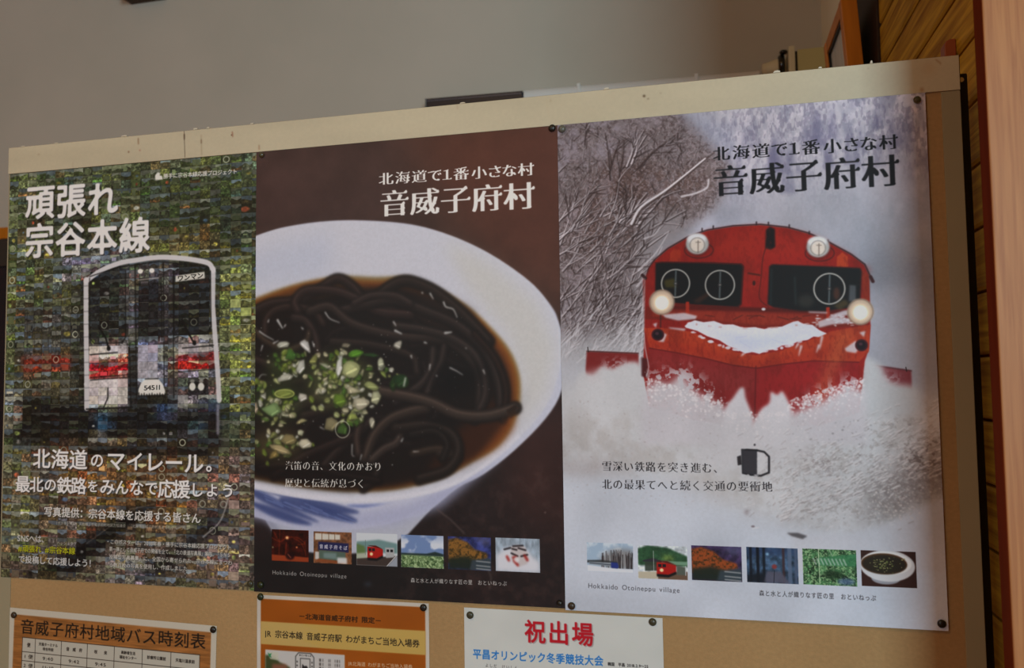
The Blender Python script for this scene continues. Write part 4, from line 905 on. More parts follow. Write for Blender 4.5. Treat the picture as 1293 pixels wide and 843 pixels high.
    P([(815, 470), (870, 460), (905, 490), (925, 512), (900, 530), (815, 520)], (146, 144, 152), .9, 6, tex=np.clip((n1 - .5) * 5, 0, 1)); P([(1000, 520), (1030, 492), (1085, 470), (1090, 520), (1010, 540)], (146, 144, 152), .9, 6, tex=np.clip((n1 - .5) * 5, 0, 1))
    P([(916, 520), (928, 500), (936, 489), (941, 490), (943, 502), (950, 520), (952, 534), (940, 560), (920, 560)], (158, 156, 164), 1, 1.6, smooth=4)
    P([(952, 536), (962, 516), (972, 508), (974, 494), (982, 498), (988, 493), (994, 502), (1000, 516), (998, 528), (990, 560), (950, 560)], (158, 156, 164), 1, 1.6, smooth=4)
    P([(900, 530), (1010, 530), (1030, 580), (880, 590)], (150, 149, 156), .8, 9)
    for _ in range(900):
        u = r.random(); x = 820 + 270 * u; top = 474 + 44 * (1 - abs(x - 955) / 140); y = top + abs(r.normal(0, 13))
        if abs(x - 955) < 40 and y < 520: continue
        s_ = r.uniform(.4, 1.7); E(x, y, s_, s_ * r.uniform(.7, 1.2), (168, 164, 170), r.uniform(.4, .95), .3)
    for _ in range(520):
        x, y = r.uniform(1000, 1188), r.uniform(530, 655)
        if y > 680 - (x - 1000) * .25 + 0: continue
        s_ = r.uniform(.4, 1.3); g = r.choice([100, 124, 162], p=[.25, .25, .5]); E(x, y, s_ * 1.3, s_, (g, g - 2, g + 3), r.uniform(.25, .7), .4)
    for _ in range(260):
        x, y = 1100 + abs(r.normal(0, 34)), r.uniform(575, 655)
        if x > 1190: continue
        E(x, y, r.uniform(.4, 1.1), r.uniform(.4, 1.1), (156, 150, 150), r.uniform(.5, .9), .3)
    for _ in range(240):
        x, y = r.uniform(930, 1150), r.uniform(540, 670); a = r.uniform(-.9, -.1); L = r.uniform(3, 9)
        Ln([(x, y), (x + L * math.cos(a), y + L * math.sin(a))], r.uniform(.7, 1.6), r.choice([(112, 106, 110), (162, 160, 166)]), r.uniform(.3, .6), .5)
    for _ in range(200):
        x, y = r.uniform(720, 910), r.uniform(505, 640); E(x, y, r.uniform(.5, 1.6), r.uniform(.4, 1), (118, 110, 114), r.uniform(.2, .5), .6)
    E(944, 646, 3, 4, (108, 100, 106), .6, 1.2); E(952, 664, 2.4, 1.4, (90, 80, 86), .8, .6)
    for _ in range(420):
        u = r.random(); x = 985 + 200 * u; y = 660 - u * 60 - abs(r.normal(0, 46)); a = -.5 + r.uniform(-.25, .25); L = r.uniform(4, 11)
        if y < 505: continue
        q = [(x, y), (x + L * .5 * math.cos(a), y + L * .5 * math.sin(a) + r.uniform(-1, 1)), (x + L * math.cos(a), y + L * math.sin(a))]
        Ln(q, r.uniform(.8, 2.2), (160, 158, 163), r.uniform(.3, .7), .5); Ln([(a_ + .6, b_ + 1.5) for a_, b_ in q], r.uniform(.6, 1.4), (104, 98, 102), r.uniform(.15, .5), .5)
    # dark mirror sticking out of the spray
    P([(938, 568), (944, 566), (957, 567), (957, 600), (948, 600), (939, 597)], (46, 44, 50), 1, .6); P([(932, 576), (937, 574), (938, 586), (933, 587)], (38, 34, 38), 1, .6)
    Ln([(938, 567), (957, 568)], 1.8, (22, 22, 26), .9, .4); Ln([(938, 568), (939, 597), (956, 600)], 1.6, (22, 22, 26), .8, .4)
    Ln([(957, 568), (966, 570), (972, 576), (972, 596), (962, 600), (957, 600)], 2.4, (28, 26, 30), .95, .5); P([(959, 572), (966, 573), (968, 580), (965, 592), (959, 596)], (152, 152, 158), .95, .6); E(954, 561, 1.2, 1.4, (30, 28, 32), .9, .3)
    for _ in range(14): E(r.uniform(942, 958), 600 + r.uniform(-1, 1.5), 1.2, 1, (140, 140, 146), .7, .4)
    modulate(c, .05, 90, 2); modulate(c, .014, 2.6, 2)
    Q = lambda x0, x1, y0, y1, y2, y3: [(x0, y0), (x1, y1), (x1, y3), (x0, y2)]
    thumb(c, Q(743.5, 801.4, 684.3, 686.4, 721, 723.5), th_snowtrain); thumb(c, Q(808, 869.5, 687.7, 690, 729, 732.5), th_greenstation)
    thumb(c, Q(875.8, 937.4, 688.2, 690, 731.5, 734.5), th_autumn2); thumb(c, Q(945, 1007.8, 690.2, 692, 734, 737), th_blue)
    thumb(c, Q(1015, 1080.4, 692.3, 694, 736.5, 739.6), th_bridge); thumb(c, Q(1087.8, 1154.4, 694.4, 696, 738.3, 741.4), th_bowl)
    p10 = [567, 633, 700, 762, 810, 865, 935, 995, 1050, 1112]; w = (20, 20, 24)
    c.text('北海道で１番小さな村', (901, 193.6), (1132, 180.4), 20, w, 'minchobold', .9, pos=p10)
    c.text('音威子府村', (901, 228.5), (1134, 216), 43, w, 'minchobold', .98)
    w = (30, 28, 32)
    c.text('雪深い鉄路を突き進む、', (761.5, 587.5), (916, 590.5), 14, w, 'mincho', .93); c.text('北の最果てへと続く交通の要衝地', (761.5, 610.5), (977, 614), 14, w, 'mincho', .93)
    c.text('Hokkaido Otoineppu village', (744, 739), (860.5, 744.8), 9, (62, 62, 70), 'regular', 1.0)
    c.text('森と水と人が織りなす匠の里　おといねっぷ', (959.5, 748), (1106, 754), 8, (56, 56, 62), 'semi', .9)
    return c.image('plough_poster_print')

# ---- the sheets below
def art_timetable():
    c = Canvas(900, 640, [(13.5, 769.5), (273, 793), (272.2, 843), (11, 843)], ((0, 0), (1, 0), (1, .215), (0, .328)), (150, 146, 136))
    P, Ln = c.poly, c.line
    k = 900 / .4135; W, H = 900, 640
    U = lambda x, y: c.inv([(x, y)])[0]                       # sheet pixels to photo pixels
    P([U(22, 24), U(878, 24), U(878, 616), U(22, 616)], (122, 80, 42), 1, .3)
    g = fbm(H, W, 90, 5, ay=.06)[..., None]; m = np.zeros((H, W)); m[24:616, 22:878] = 1; c.a *= 1 + (.34 * (g - .5)) * m[..., None]
    c.text('音威子府村地域バス時刻表', (26.5, 794), (260.5, 813.2), 21, (22, 20, 18), 'semi', .97)
    tl, tr = c.m([(30, 809)])[0], c.m([(252.7, 829.7)])[0]
    x0, x1, y0 = tl[0], tr[0], (tl[1] + tr[1]) / 2; hb = c.m([(30, 827.8)])[0][1] - tl[1]; rh = (c.m([(30, 839.7)])[0][1] - tl[1]) - hb
    yb = 596; P([U(x0, y0), U(x1, y0), U(x1, yb), U(x0, yb)], (142, 140, 132), 1, .2)
    ln = (34, 30, 26)
    xs = [x0] + [c.m([(x, 812 + (x - 30) * .085)])[0][0] for x in (46.6, 80, 113, 147, 182, 217.4)] + [x1]
    for x in xs: Ln([U(x, y0), U(x, yb)], .7, ln, .9)
    ys = [y0, y0 + hb] + [y0 + hb + rh * i for i in range(1, 60) if y0 + hb + rh * i < yb]
    for y in ys: Ln([U(x0, y), U(x1, y)], .7, ln, .9)
    def cell(st, i, y, h, w=None, st2='bold'):
        cx = (xs[i] + xs[i + 1]) / 2; w = w or len(st) * h * .95
        t = U(cx - w / 2, y), U(cx + w / 2, y); hh = h / (c.m([(100, 820)])[0][1] - c.m([(100, 819)])[0][1])
        c.text(st, t[0], t[1], hh, (26, 24, 22), st2, 1)
    hy = y0 + hb / 2
    cell('便', 0, hy, 17); cell('天塩ターミナル', 1, hy - 8, 13); cell('待合所前', 1, hy + 9, 13); cell('音　威　府', 2, hy, 15); cell('咲　　来', 3, hy, 15)
    cell('高齢者生活', 4, hy - 8, 13); cell('福祉センター', 4, hy + 9, 13); cell('診療所公園前', 5, hy, 14); cell('天塩川温泉前', 6, hy, 14)
    r1, r2 = y0 + hb + rh * .5, y0 + hb + rh * 1.5
    for i, s_ in enumerate(('1 便', '9:40', '9:42', '9:45')): cell(s_, i, r1, 17, 17 * 2.6 if i == 0 else 50, 'semi')
    for i, s_ in enumerate(('2 便', '11:10', '11:12', '11:15')): cell(s_, i, r2, 17, 17 * 2.6 if i == 0 else 58, 'semi')
    return c.image('timetable_print', .08)

def art_ticket():
    c = Canvas(700, 980, [(325.6, 749.3), (541.4, 761), (540.3, 843), (327, 843)], ((0, 0), (1, 0), (1, .232), (0, .280)), (152, 148, 142))
    P, Ln = c.poly, c.line; U = lambda x, y: c.inv([(x, y)])[0]
    P([U(16, 14), U(686, 14), U(686, 966), U(16, 966)], (126, 66, 18), 1, .3); modulate(c, .05, 60, 3)
    a = c.m([(330, 783.6)])[0][1]; b = c.m([(330, 813)])[0][1]
    P([U(16, a), U(686, a), U(686, b), U(16, b)], (150, 128, 76), 1, .3)
    for i in range(9):
        y = a + (b - a) * (i + .5) / 9; Ln([U(200 + 30 * (i % 3), y), U(686, y)], 1.4, (158, 126, 34), .35, 1.2)
    c.text('－北海道音威子府村 限定－', (378, 777.2), (482, 783.4), 8.4, (34, 22, 14), 'bold', 1)
    c.text('JR 宗谷本線 音威子府駅 わがまちご当地入場券', (335.5, 799.3), (529, 813), 10.6, (24, 22, 20), 'semi', 1)
    q = c.m([(337, 820)])[0]; q2 = c.m([(435.5, 828)])[0]; x0, y0, x1 = q[0], q[1], q2[0]; y1 = y0 + 230
    P([U(x0, y0), U(x1, y0), U(x1, y1), U(x0, y1)], (150, 150, 150), 1, .2)
    t = c
    P([U(x0, y0 + 20), U(x0 + 40, y0 + 22), U(x0 + 60, y0 + 44), U(x0 + 104, y0 + 60), U(x0 + 110, y1), U(x0, y1)], (46, 56, 30), .95, 1)
    P([U(x0 + 30, y0 + 52), U(x0 + 88, y0 + 50), U(x0 + 104, y0 + 80), U(x0 + 100, y1), U(x0 + 22, y1)], (110, 70, 56), .9, 1.2)
    P([U(x0 + 12, y0 + 8), U(x0 + 56, y0 + 6), U(x0 + 56, y0 + 38), U(x0 + 20, y0 + 34)], (150, 152, 140), .9, .6)
    P([U(x0 + 10, y0 + 10), U(x0 + 18, y0 + 16), U(x0 + 28, y0 + 12), U(x0 + 22, y0 + 22), U(x0 + 28, y0 + 30), U(x0 + 16, y0 + 26)], (24, 100, 60), .9, .4)
    xa = x0 + 128; xb = xa + 76
    for p, q in (((xa, y0 + 14), (xb, y0 + 6)), ((xa, y0 + 14), (xa, y1)), ((xb, y0 + 6), (xb, y1))): pass
    Ln([U(xa, y1), U(xa, y0 + 18), U(xa + 12, y0 + 4), U(xb - 12, y0 + 4), U(xb, y0 + 18), U(xb, y1)], .9, (30, 30, 30), .9, .2)
    Ln([U(xa + 20, y1), U(xa + 20, y0 + 24), U(xb - 16, y0 + 24), U(xb - 16, y1)], .8, (30, 30, 30), .9, .2)
    c.text('おといねっぷ', U(xa + 14, y0 + 12), U(xb - 10, y0 + 12), 3, (40, 40, 40), 'bold', 1)
    P([U(xa + 26, y0 + 66), U(xa + 28, y0 + 44), U(xa + 36, y0 + 52), U(xa + 46, y0 + 50), U(xa + 56, y0 + 66), U(xa + 56, y1), U(xa + 24, y1)], (30, 30, 32), .95, .4)
    for i in range(5):
        y = y0 + 20 + i * 14; P([U(xa + 4, y + 14), U(xa + 9, y + 14), U(xa + 9, y + 20), U(xa + 4, y + 20)], (40, 40, 40), .9, .2); P([U(xb - 10, y + 14), U(xb - 5, y + 14), U(xb - 5, y + 20), U(xb - 10, y + 20)], (40, 40, 40), .9, .2)
    for dx, w in ((22, 8), (36, 3), (60, 3), (66, 3), (86, 3), (94, 5), (104, 3)):
        for j in range(12): P([U(xb + dx, y0 + 20 + j * 15), U(xb + dx + w, y0 + 20 + j * 15), U(xb + dx + w, y0 + 31 + j * 15), U(xb + dx, y0 + 31 + j * 15)], (60, 58, 58), .8, .3)
    c.text('JR北海道 わがまちご当地入場券', (439.5, 838), (519.5, 842.6), 6.2, (160, 140, 120), 'semi', 1)
    return c.image('ticket_notice_print', .08)

def art_congrats():
    c = Canvas(760, 1000, [(586, 766), (836.4, 779.6), (837.5, 843), (588.3, 843)], ((0, 0), (1, 0), (1, .185), (0, .232)), (160, 163, 162))
    modulate(c, .02, 60, 3)
    c.text('祝出場', (664, 795.6), (754, 800.4), 29, (96, 90, 92), 'bold', .92, alpha=.5)
    c.text('祝出場', (662.5, 794.4), (752.5, 799.2), 29, (150, 20, 32), 'bold', .92)
    c.text('平昌オリンピック冬季競技大会', (598, 822), (763.5, 830.3), 12.8, (40, 98, 160), 'round', .98)
    c.text('韓国　平昌 2018.2.9～25', (768.5, 833.6), (818.5, 836.6), 4.6, (30, 30, 32), 'bold', 1)
    c.text('よしだ　けいしん', (614, 835.6), (656.5, 838.8), 4.8, (60, 60, 62), 'regular', .8)
    return c.image('congratulation_print', .05)

def art_rail():
    """cream laminate of the top rail, with rust marks and scratches"""
    c = Canvas(2400, 75, [(13, 187), (1209, 71), (1211, 114.5), (11, 219.5)], None, (160, 152, 131))
    P, Ln, E = c.poly, c.line, c.ell
    n = fbm(c.H, c.W, 300, 3)[..., None]; c.a *= .97 + .06 * n; n = fbm(c.H, c.W, 6, 2)[..., None]; c.a *= .99 + .02 * n
    br = (84, 54, 38)
    Ln([(232, 164), (232, 199)], .9, (70, 60, 50), .8, .2); Ln([(232, 170), (232, 176)], 1.4, (50, 36, 28), .9, .3); Ln([(253, 171), (253, 196)], .9, (110, 92, 70), .6, .3); Ln([(253, 177), (253, 181)], 1.2, (70, 54, 40), .8, .3)
    Ln([(174.5, 175), (174.5, 182)], 1.4, (100, 72, 50), .8, .4); E(162, 192, 1, 1.2, br, .7, .3); E(176, 190, 1.2, .9, (130, 70, 60), .6, .4); Ln([(292, 167), (292.5, 173)], 1.2, (110, 60, 44), .9, .3); E(291, 171, .8, .8, (60, 30, 20), .8)
    Ln([(325, 184), (325, 189)], 1.6, (116, 78, 56), .6, .5); E(810, 122.5, 1.6, 1.6, (66, 50, 36), .9, .4); E(815, 126, 1.0, .8, (80, 60, 44), .8, .3); E(831, 119, .8, .7, (90, 74, 54), .6, .3)
    Ln([(574, 132), (575, 139)], 1, (140, 110, 90), .4, .4); Ln([(1180, 77), (1184, 80), (1186, 82)], 1.2, (110, 70, 40), .6, .5); E(1171, 88, 6, 8, (150, 110, 70), .35, 4); E(1162, 115, 2, 3, (110, 70, 40), .6, 1)
    E(50, 195, 1.2, 1.2, (130, 112, 90), .5, .4); Ln([(92, 205), (92, 212)], .8, (130, 110, 90), .5, .3); Ln([(684, 108), (690, 150)], .6, (160, 146, 120), .5, .5); E(692, 128, 1, 2.4, (140, 124, 96), .5, .6); E(1094, 88, .8, 1.2, (120, 96, 80), .6, .3)
    return c.image('rail_laminate', 0.0)
# ------------------------------------------------------------------ the room (structure)
def struct(name, mb, m, parent=None, bevel=0.0):
    o = mb.build(name, m, parent, bevel)
    if parent is None: o['kind'] = 'structure'
    return o

plaster = noise_mat('grey_plaster', (188, 184, 172), (198, 192, 180), nscale=2.2, detail=5, rough=0.9, spec=0.1, bump=0.15, bscale=120)
cream_plaster = noise_mat('cream_plaster', (232, 230, 214), (238, 236, 220), nscale=3, rough=0.9, spec=0.1)
warm_wall = noise_mat('wood_toned_wall', (172, 108, 52), (190, 124, 62), nscale=3, rough=0.8)
floor_m = noise_mat('floor_boards', (140, 84, 40), (158, 98, 50), nscale=8, rough=0.6)
ceil_m = noise_mat('ceiling_board', (204, 158, 104), (212, 166, 112), nscale=6, rough=0.95, spec=0.1)
pine = noise_mat('varnished_pine', (140, 94, 14), (216, 172, 52), scale=(1.5, 1.5, 34), nscale=1.8, detail=7, rough=0.6, spec=0.12, bump=0.12, bscale=4, rand=0.13, distort=1.3)
oak = noise_mat('orange_wood', (184, 108, 24), (212, 134, 38), scale=(14, 14, 1.5), nscale=3, detail=6, rough=0.4, spec=0.4, rand=0.04)
post_m = noise_mat('red_brown_wood', (156, 98, 54), (182, 126, 76), scale=(60, 60, 2.0), nscale=3.0, detail=8, rough=0.5, spec=0.35, bump=0.1, bscale=3, distort=0.8)
dark_wood = noise_mat('dark_wood_and_shade', (96, 34, 4), (116, 46, 8), scale=(20, 20, 1.5), nscale=3, rough=0.8, spec=0.05)
black_m = mat('black_metal', (22, 21, 22), 0.45, 0.4)
XW = 1.11; YB = 1.46; ZC = 3.9
struct('floor', MB().box(-2.7, 4.7, -5.3, YB + .1, -.1, 0), floor_m)
struct('ceiling', MB().box(-2.7, 4.7, -5.3, YB + .1, ZC, ZC + .1), ceil_m)
# back wall with an opening for the wood-framed window
bw = MB(); bw.box(-1.93, XW + .1, YB, YB + .1, 0, ZC); bw.box(-2.7, -1.93, YB, YB + .1, ZB + .185, ZC); bw.box(-2.7, -1.93, YB, YB + .1, 0, .8)
struct('wall_back', bw, plaster)
win = struct('window_1', MB().box(-2.7, -1.90, YB - .035, YB - .001, ZB + .150, ZB + .196), oak, None, .003)
MB().box(-1.945, -1.90, YB - .035, YB - .001, .75, ZB + .150).build('frame', oak, win, .003)
MB().box(-2.7, -1.90, YB - .045, YB - .001, .72, .765).build('sill', oak, win, .003)
MB().box(-2.7, -1.945, YB - .030, YB - .004, ZB + .04, ZB + .15).build('sash_rail', mat('dark_sash', (58, 54, 50), .5), win, .002)
MB().box(-2.7, -1.945, YB - .016, YB - .010, .765, ZB + .04).build('pane', mat('dusk_glass', (28, 34, 44), .12, .6), win)
struct('wall_left', MB().box(-2.8, -2.7, -5.3, YB + .1, 0, ZC), warm_wall)
# wall on the camera's side of the corner
struct('wall_front', MB().box(XW + .112, 4.6, -.168, .0, 0, ZC), warm_wall)
struct('wall_side', MB().box(4.6, 4.7, -5.3, 0, 0, ZC), warm_wall)
# wall behind the camera: daylight window, and a smaller one added for the fill
ww = MB(); ww.box(-2.7, 4.7, -5.3, -5.2, 0, 1.2); ww.box(-2.7, 4.7, -5.3, -5.2, 3.3, ZC)
for a, b in ((-2.7, -2.35), (-1.05, 1.68), (3.56, 4.7)): ww.box(a, b, -5.3, -5.2, 1.2, 3.3)
struct('wall_entrance', ww, warm_wall)
gl = mat('clear_glass', (250, 250, 250), .0, .5); gl.node_tree.nodes['Principled BSDF'].inputs['Transmission Weight'].default_value = 1.0
for k, (a, b) in enumerate(((1.68, 3.56), (-2.35, -1.05))):
    m_ = (a + b) / 2
    w2 = struct('window_%d' % (k + 2), MB().box(a, b, -5.26, -5.2, 1.2, 1.26).box(a, b, -5.26, -5.2, 3.24, 3.3).box(a, a + .06, -5.26, -5.2, 1.26, 3.24).box(b - .06, b, -5.26, -5.2, 1.26, 3.24).box(m_ - .02, m_ + .02, -5.25, -5.21, 1.26, 3.24), oak)
    for q0, q1 in ((a + .06, m_ - .02), (m_ + .02, b - .06)): MB().box(q0, q1, -5.234, -5.228, 1.26, 3.24).build('pane', gl, w2)
# board-clad wall running away from the camera: planks, each its own piece
wr = struct('wall_right', MB().box(XW + .012, XW + .11, -.167, YB, 0, ZC), dark_wood)
PH = .0916; z = ZB + .042 - 22 * PH; pm = None; k = 0
while z < ZC - .02:
    z1 = min(z + PH, ZC)
    if pm is None:
        d = .0045; h = PH - .0045
        prof = [(XW + .012, 0), (XW + .003, 0), (XW, d), (XW, h - d), (XW + .003, h), (XW + .012, h)]
        n = MB().prism([(x, zz) for x, zz in prof], 0.0, 1.17, 'y')
        po = n.build('plank', pine, wr, at=(0, -.167, z)); pm = po.data
    elif z > .0:
        po = bpy.data.objects.new('plank', pm); po.location = (0, -.167, z); link(po, wr)
    z += PH; k += 1
MB().box(XW - .004, XW + .012, 1.003, YB, 0, ZC).build('plaster_strip', cream_plaster, wr)
MB().box(XW - .005, XW + .011, .650, .985, 0, ZC).build('gap_shade_strip', mat('gap_shade_dark', (44, 28, 18), .6), wr, .001)  # dark strip standing in for the shaded gap behind the picture frame
# corner post in front of the planks
PX = 1.0440
ps = struct('trim_1', MB().box(PX, PX + .12, -.200, -.169, 0, ZC), post_m, None, .0015)
MB().box(PX - .0004, PX + .0002, -.1985, -.1695, 0, ZC).build('shaded_side', dark_wood, ps)  # thin skin that puts the shade of the post's side into its colour
MB().box(PX + .121, PX + .15, -.190, -.169, 0, ZC).build('bead', post_m, ps, .003)

# ------------------------------------------------------------------ the notice board
tanb = noise_mat('tan_hardboard', (160, 128, 88), (172, 140, 98), nscale=3, detail=8, rough=.85, spec=.15, bump=.25, bscale=420)
tn = tanb.node_tree; n3 = tn.nodes.new('ShaderNodeTexNoise'); n3.inputs['Scale'].default_value = 260; n3.inputs['Detail'].default_value = 3
mx = tn.nodes.new('ShaderNodeMix'); mx.data_type = 'RGBA'; mx.blend_type = 'MULTIPLY'; mx.inputs[0].default_value = .35
src = tn.nodes['Principled BSDF'].inputs['Base Color'].links[0].from_socket
tn.links.new(src, mx.inputs[6]); tn.links.new(n3.outputs['Fac'], mx.inputs[7])
ml = tn.nodes.new('ShaderNodeMix'); ml.data_type = 'RGBA'; ml.blend_type = 'ADD'; ml.inputs[0].default_value = .22
tn.links.new(mx.outputs[2], ml.inputs[6]); tn.links.new(src, ml.inputs[7]); tn.links.new(ml.outputs[2], tn.nodes['Principled BSDF'].inputs['Base Color'])
stile_m = noise_mat('cream_stile', (150, 141, 116), (158, 149, 123), nscale=4, rough=.45, spec=.3)

def print_mat(name, img, rough=.5, spec=.2, bump=0.0):
    m = mat(name, (255, 255, 255), rough, spec); nt = m.node_tree
    t = nt.nodes.new('ShaderNodeTexImage'); t.image = img; t.interpolation = 'Cubic'; t.extension = 'EXTEND'
    nt.links.new(t.outputs['Color'], nt.nodes['Principled BSDF'].inputs['Base Color'])
    return m
paper_back = mat('paper_back', (220, 220, 216), .8, .1)

board = empty('notice_board', (0, 0, 0))
tag(board, 'large wall-height notice board with cream frame, tan face and posters pinned on it', 'notice board')
X0, X1, ZT, ZR, ZL = -.5075, 1.0741, ZB - .0071, ZB - .0553, ZB - 1.25
MB().box(X0 + .002, X1 - .002, .0, .028, ZL + .002, ZT - .002).build('panel', tanb, board)
def mapped_box(name, x0, x1, z0, z1, y0, y1, m, parent, bevel=0.0):
    """box with its front face mapped 0..1"""
    o = MB().box(x0, x1, y0, y1, z0, z1).build(name, m, parent, bevel); uv = o.data.uv_layers.new(name='uv')
    for l in o.data.loops:
        v = o.data.vertices[l.vertex_index].co; uv.data[l.index].uv = ((v.x - x0) / (x1 - x0), (v.z - z0) / (z1 - z0))
    return o
mapped_box('top_rail', X0, X1, ZR, ZT, -.003, .030, print_mat('rail_laminate', art_rail(), .4, .3), board, .0006)
MB().box(X0, -.4833, -.0010, .030, ZL, ZR - .0004).build('side_stile', stile_m, board, .0004)
MB().box(1.0505, X1, -.0016, .030, ZL, ZR - .0006).build('side_stile', stile_m, board, .0004)
MB().box(-.4833, 1.0505, -.0012, .030, ZL, ZL + .045).build('bottom_rail', stile_m, board, .0004)
MB().box(X1 + .0001, X1 + .0016, .0005, .029, ZL, ZT).build('edge_strip', black_m, board)
MB().box(X0, X1, .0, .029, ZT + .0001, ZT + .0011).build('edge_strip', mat('dark_seam', (70, 62, 50), .6), board)
for x in (1.0760, -.500):
    lg = MB().box(x, x + .019, .034, .050, .02, ZB - .020).build('leg', black_m, board, .003)
    MB().box(x - .010, x + .029, -.16, .26, 0, .02).build('foot', black_m, lg, .003)
    if x > 1: MB().lathe([(.0001, -.002), (.0035, -.002), (.0035, 0), (.0001, 0)], (x + .010, .034, ZB - .030), 'y', 12).build('bolt', mat('bright_steel', (200, 200, 204), .2, .5, 1), lg, smooth=False)
tape_m = mat('old_tape', (206, 198, 178), .35, .5)
rr = random.Random(4)
for x, w, h in ((-.478, .010, .0012), (-.405, .010, .0012), (-.262, .013, .0024), (-.119, .009, .0028), (-.094, .006, .0022), (-.010, .007, .0018), (.362, .009, .0018), (.590, .008, .0026), (.836, .010, .0030), (.895, .005, .0022), (.963, .003, .004)):
    q = [(x - w / 2, ZT + .0008), (x + w / 2, ZT + .0008), (x + w * .45, ZT + .001 + h * .7), (x + w * .1, ZT + .001 + h), (x - w * .3, ZT + .001 + h * .8)]
    MB().prism(q, -.002, .004 + rr.random() * .006, 'y').build('tape_scrap', tape_m, board)

# ------------------------------------------------------------------ posters and sheets
def sheet(name, x0, zt, w, h, y, m, label, cat, group=None, wave=.0006, seed=0, rot=0.0, thick=.00025, nx=22, nz=30, curl=0.0):
    """thin sheet of paper with a slight waviness; origin at its top edge's middle"""
    r = random.Random(seed); ph = [r.uniform(0, 6.28) for _ in range(6)]
    V = []; F = []; UV = []
    def off(u, v):
        e = min(1, 6 * min(u, 1 - u, v + .02, 1 - v) + .15)
        return -wave * e * (1.0 + .5 * math.sin(5.2 * u + ph[0] + 1.5 * v) + .5 * math.sin(3.1 * v * 2 + ph[1] + 2 * u)) - curl * max(0, u - .82) ** 2 * 30 * max(0, min(1, (v - .1) * 3)) * max(0, min(1, (.93 - v) * 8))
    for s_ in (0, 1):
        for j in range(nz + 1):
            for i in range(nx + 1):
                u, v = i / nx, j / nz; V.append(((u - .5) * w, off(u, v) + s_ * thick, -v * h))
    N = (nx + 1) * (nz + 1); id_ = lambda i, j, s_=0: s_ * N + j * (nx + 1) + i
    for j in range(nz):
        for i in range(nx):
            F.append((id_(i, j), id_(i, j + 1), id_(i + 1, j + 1), id_(i + 1, j))); F.append((id_(i, j, 1), id_(i + 1, j, 1), id_(i + 1, j + 1, 1), id_(i, j + 1, 1)))
    nfront = len(F)
    for i in range(nx): F.append((id_(i, 0), id_(i + 1, 0), id_(i + 1, 0, 1), id_(i, 0, 1))); F.append((id_(i, nz), id_(i, nz, 1), id_(i + 1, nz, 1), id_(i + 1, nz)))
    for j in range(nz): F.append((id_(0, j), id_(0, j, 1), id_(0, j + 1, 1), id_(0, j + 1))); F.append((id_(nx, j), id_(nx, j + 1), id_(nx, j + 1, 1), id_(nx, j, 1)))
    me = bpy.data.meshes.new(name); me.from_pydata(V, [], F); me.update()
    me.materials.append(m); me.materials.append(paper_back); uv = me.uv_layers.new(name='uv')
    for k, p in enumerate(me.polygons):
        p.material_index = 0 if (k < nfront and k % 2 == 0) else 1
        for l in p.loop_indices:
            c = me.vertices[me.loops[l].vertex_index].co; uv.data[l].uv = (c.x / w + .5, 1 + c.z / h)
    o = bpy.data.objects.new(name, me); link(o)
    o.location = (x0 + w / 2, y, zt); o.rotation_euler = (0, -rot, 0)
    return tag(o, label, cat, group)

PO = 'railway and village posters in the top row'
m1 = print_mat('mosaic_print', art_mosaic()); m2 = print_mat('noodle_print', art_noodles(), .45, .22); m3 = print_mat('plough_print', art_plough(), .55, .15)
sheet('poster', -.5035, ZR - .0006, .515, .7253, -.0022, m1, 'green photo-mosaic poster of a white and red railcar with white brush lettering', 'poster', PO, seed=1)
sheet('poster', .0000, ZR - .0006, .5150, .7262, -.0034, m2, 'brown poster of a white bowl of dark noodles with spring onion', 'poster', PO, seed=2)
sheet('poster', .5144, ZR - .0006, .5150, .7280, -.0048, m3, 'wintry poster of a red snow-plough locomotive ploughing through snow', 'poster', PO, seed=3, curl=.0)
m4 = print_mat('timetable_print', art_timetable(), .3, .4); m5 = print_mat('ticket_print', art_ticket(), .3, .4); m6 = print_mat('congratulation_print', art_congrats(), .7, .15)
sheet('timetable', -.4832, ZB - .8380, .4135, .294, -.0008, m4, 'laminated orange bus timetable sheet with black title and white table', 'timetable', seed=4, wave=.0002, rot=-.020)
sheet('notice_sheet', .0042, ZB - .7873, .2955, .4140, -.0008, m5, 'laminated orange ticket notice with a pale yellow band under the noodle poster', 'notice', seed=5, wave=.0002, rot=.004)
sheet('congratulation_sheet', .3568, ZB - .7892, .2985, .4100, -.0011, m6, 'white paper with large red characters above a line of blue ones', 'notice', seed=6, wave=.0003, rot=.002)

# ------------------------------------------------------------------ thumbtacks, each pushed through a sheet
pin_m = {n: mat('tack_' + n, c, .35, .45) for n, c in dict(olive=(62, 60, 44), black=(26, 25, 22), green=(36, 46, 26), brown=(56, 44, 32), grey=(92, 92, 84)).items()}
clear_m = mat('tack_clear', (120, 118, 92), .15, .5); clear_m.node_tree.nodes['Principled BSDF'].inputs['Transmission Weight'].default_value = .75
pin_m['clear'] = clear_m
steel = mat('tack_steel', (170, 170, 170), .3, .5, 1)
base_tack = MB().lathe([(.00001, -.0042), (.0026, -.0040), (.0047, -.0030), (.0056, -.0016), (.0056, -.0006), (.0050, 0), (.00001, 0)], (0, 0, 0), 'y', 20)
tack_me = {}
def tack(x, z, y, kind, label, s=1.0):
    e = empty('thumbtack', (x, y, ZB + z)); e.scale = (s, 1, s); tag(e, label, 'thumbtack', 'thumbtacks holding the posters and sheets')
    if kind not in tack_me:
        h = base_tack.build('head', pin_m[kind], e, smooth=True); n = MB().lathe([(.0004, 0), (.0004, .003), (.00005, .007)], (0, 0, 0), 'y', 8).build('needle', steel, e)
        tack_me[kind] = (h.data, n.data)
    else:
        for nm, me in zip(('head', 'needle'), tack_me[kind]): link(bpy.data.objects.new(nm, me), e)
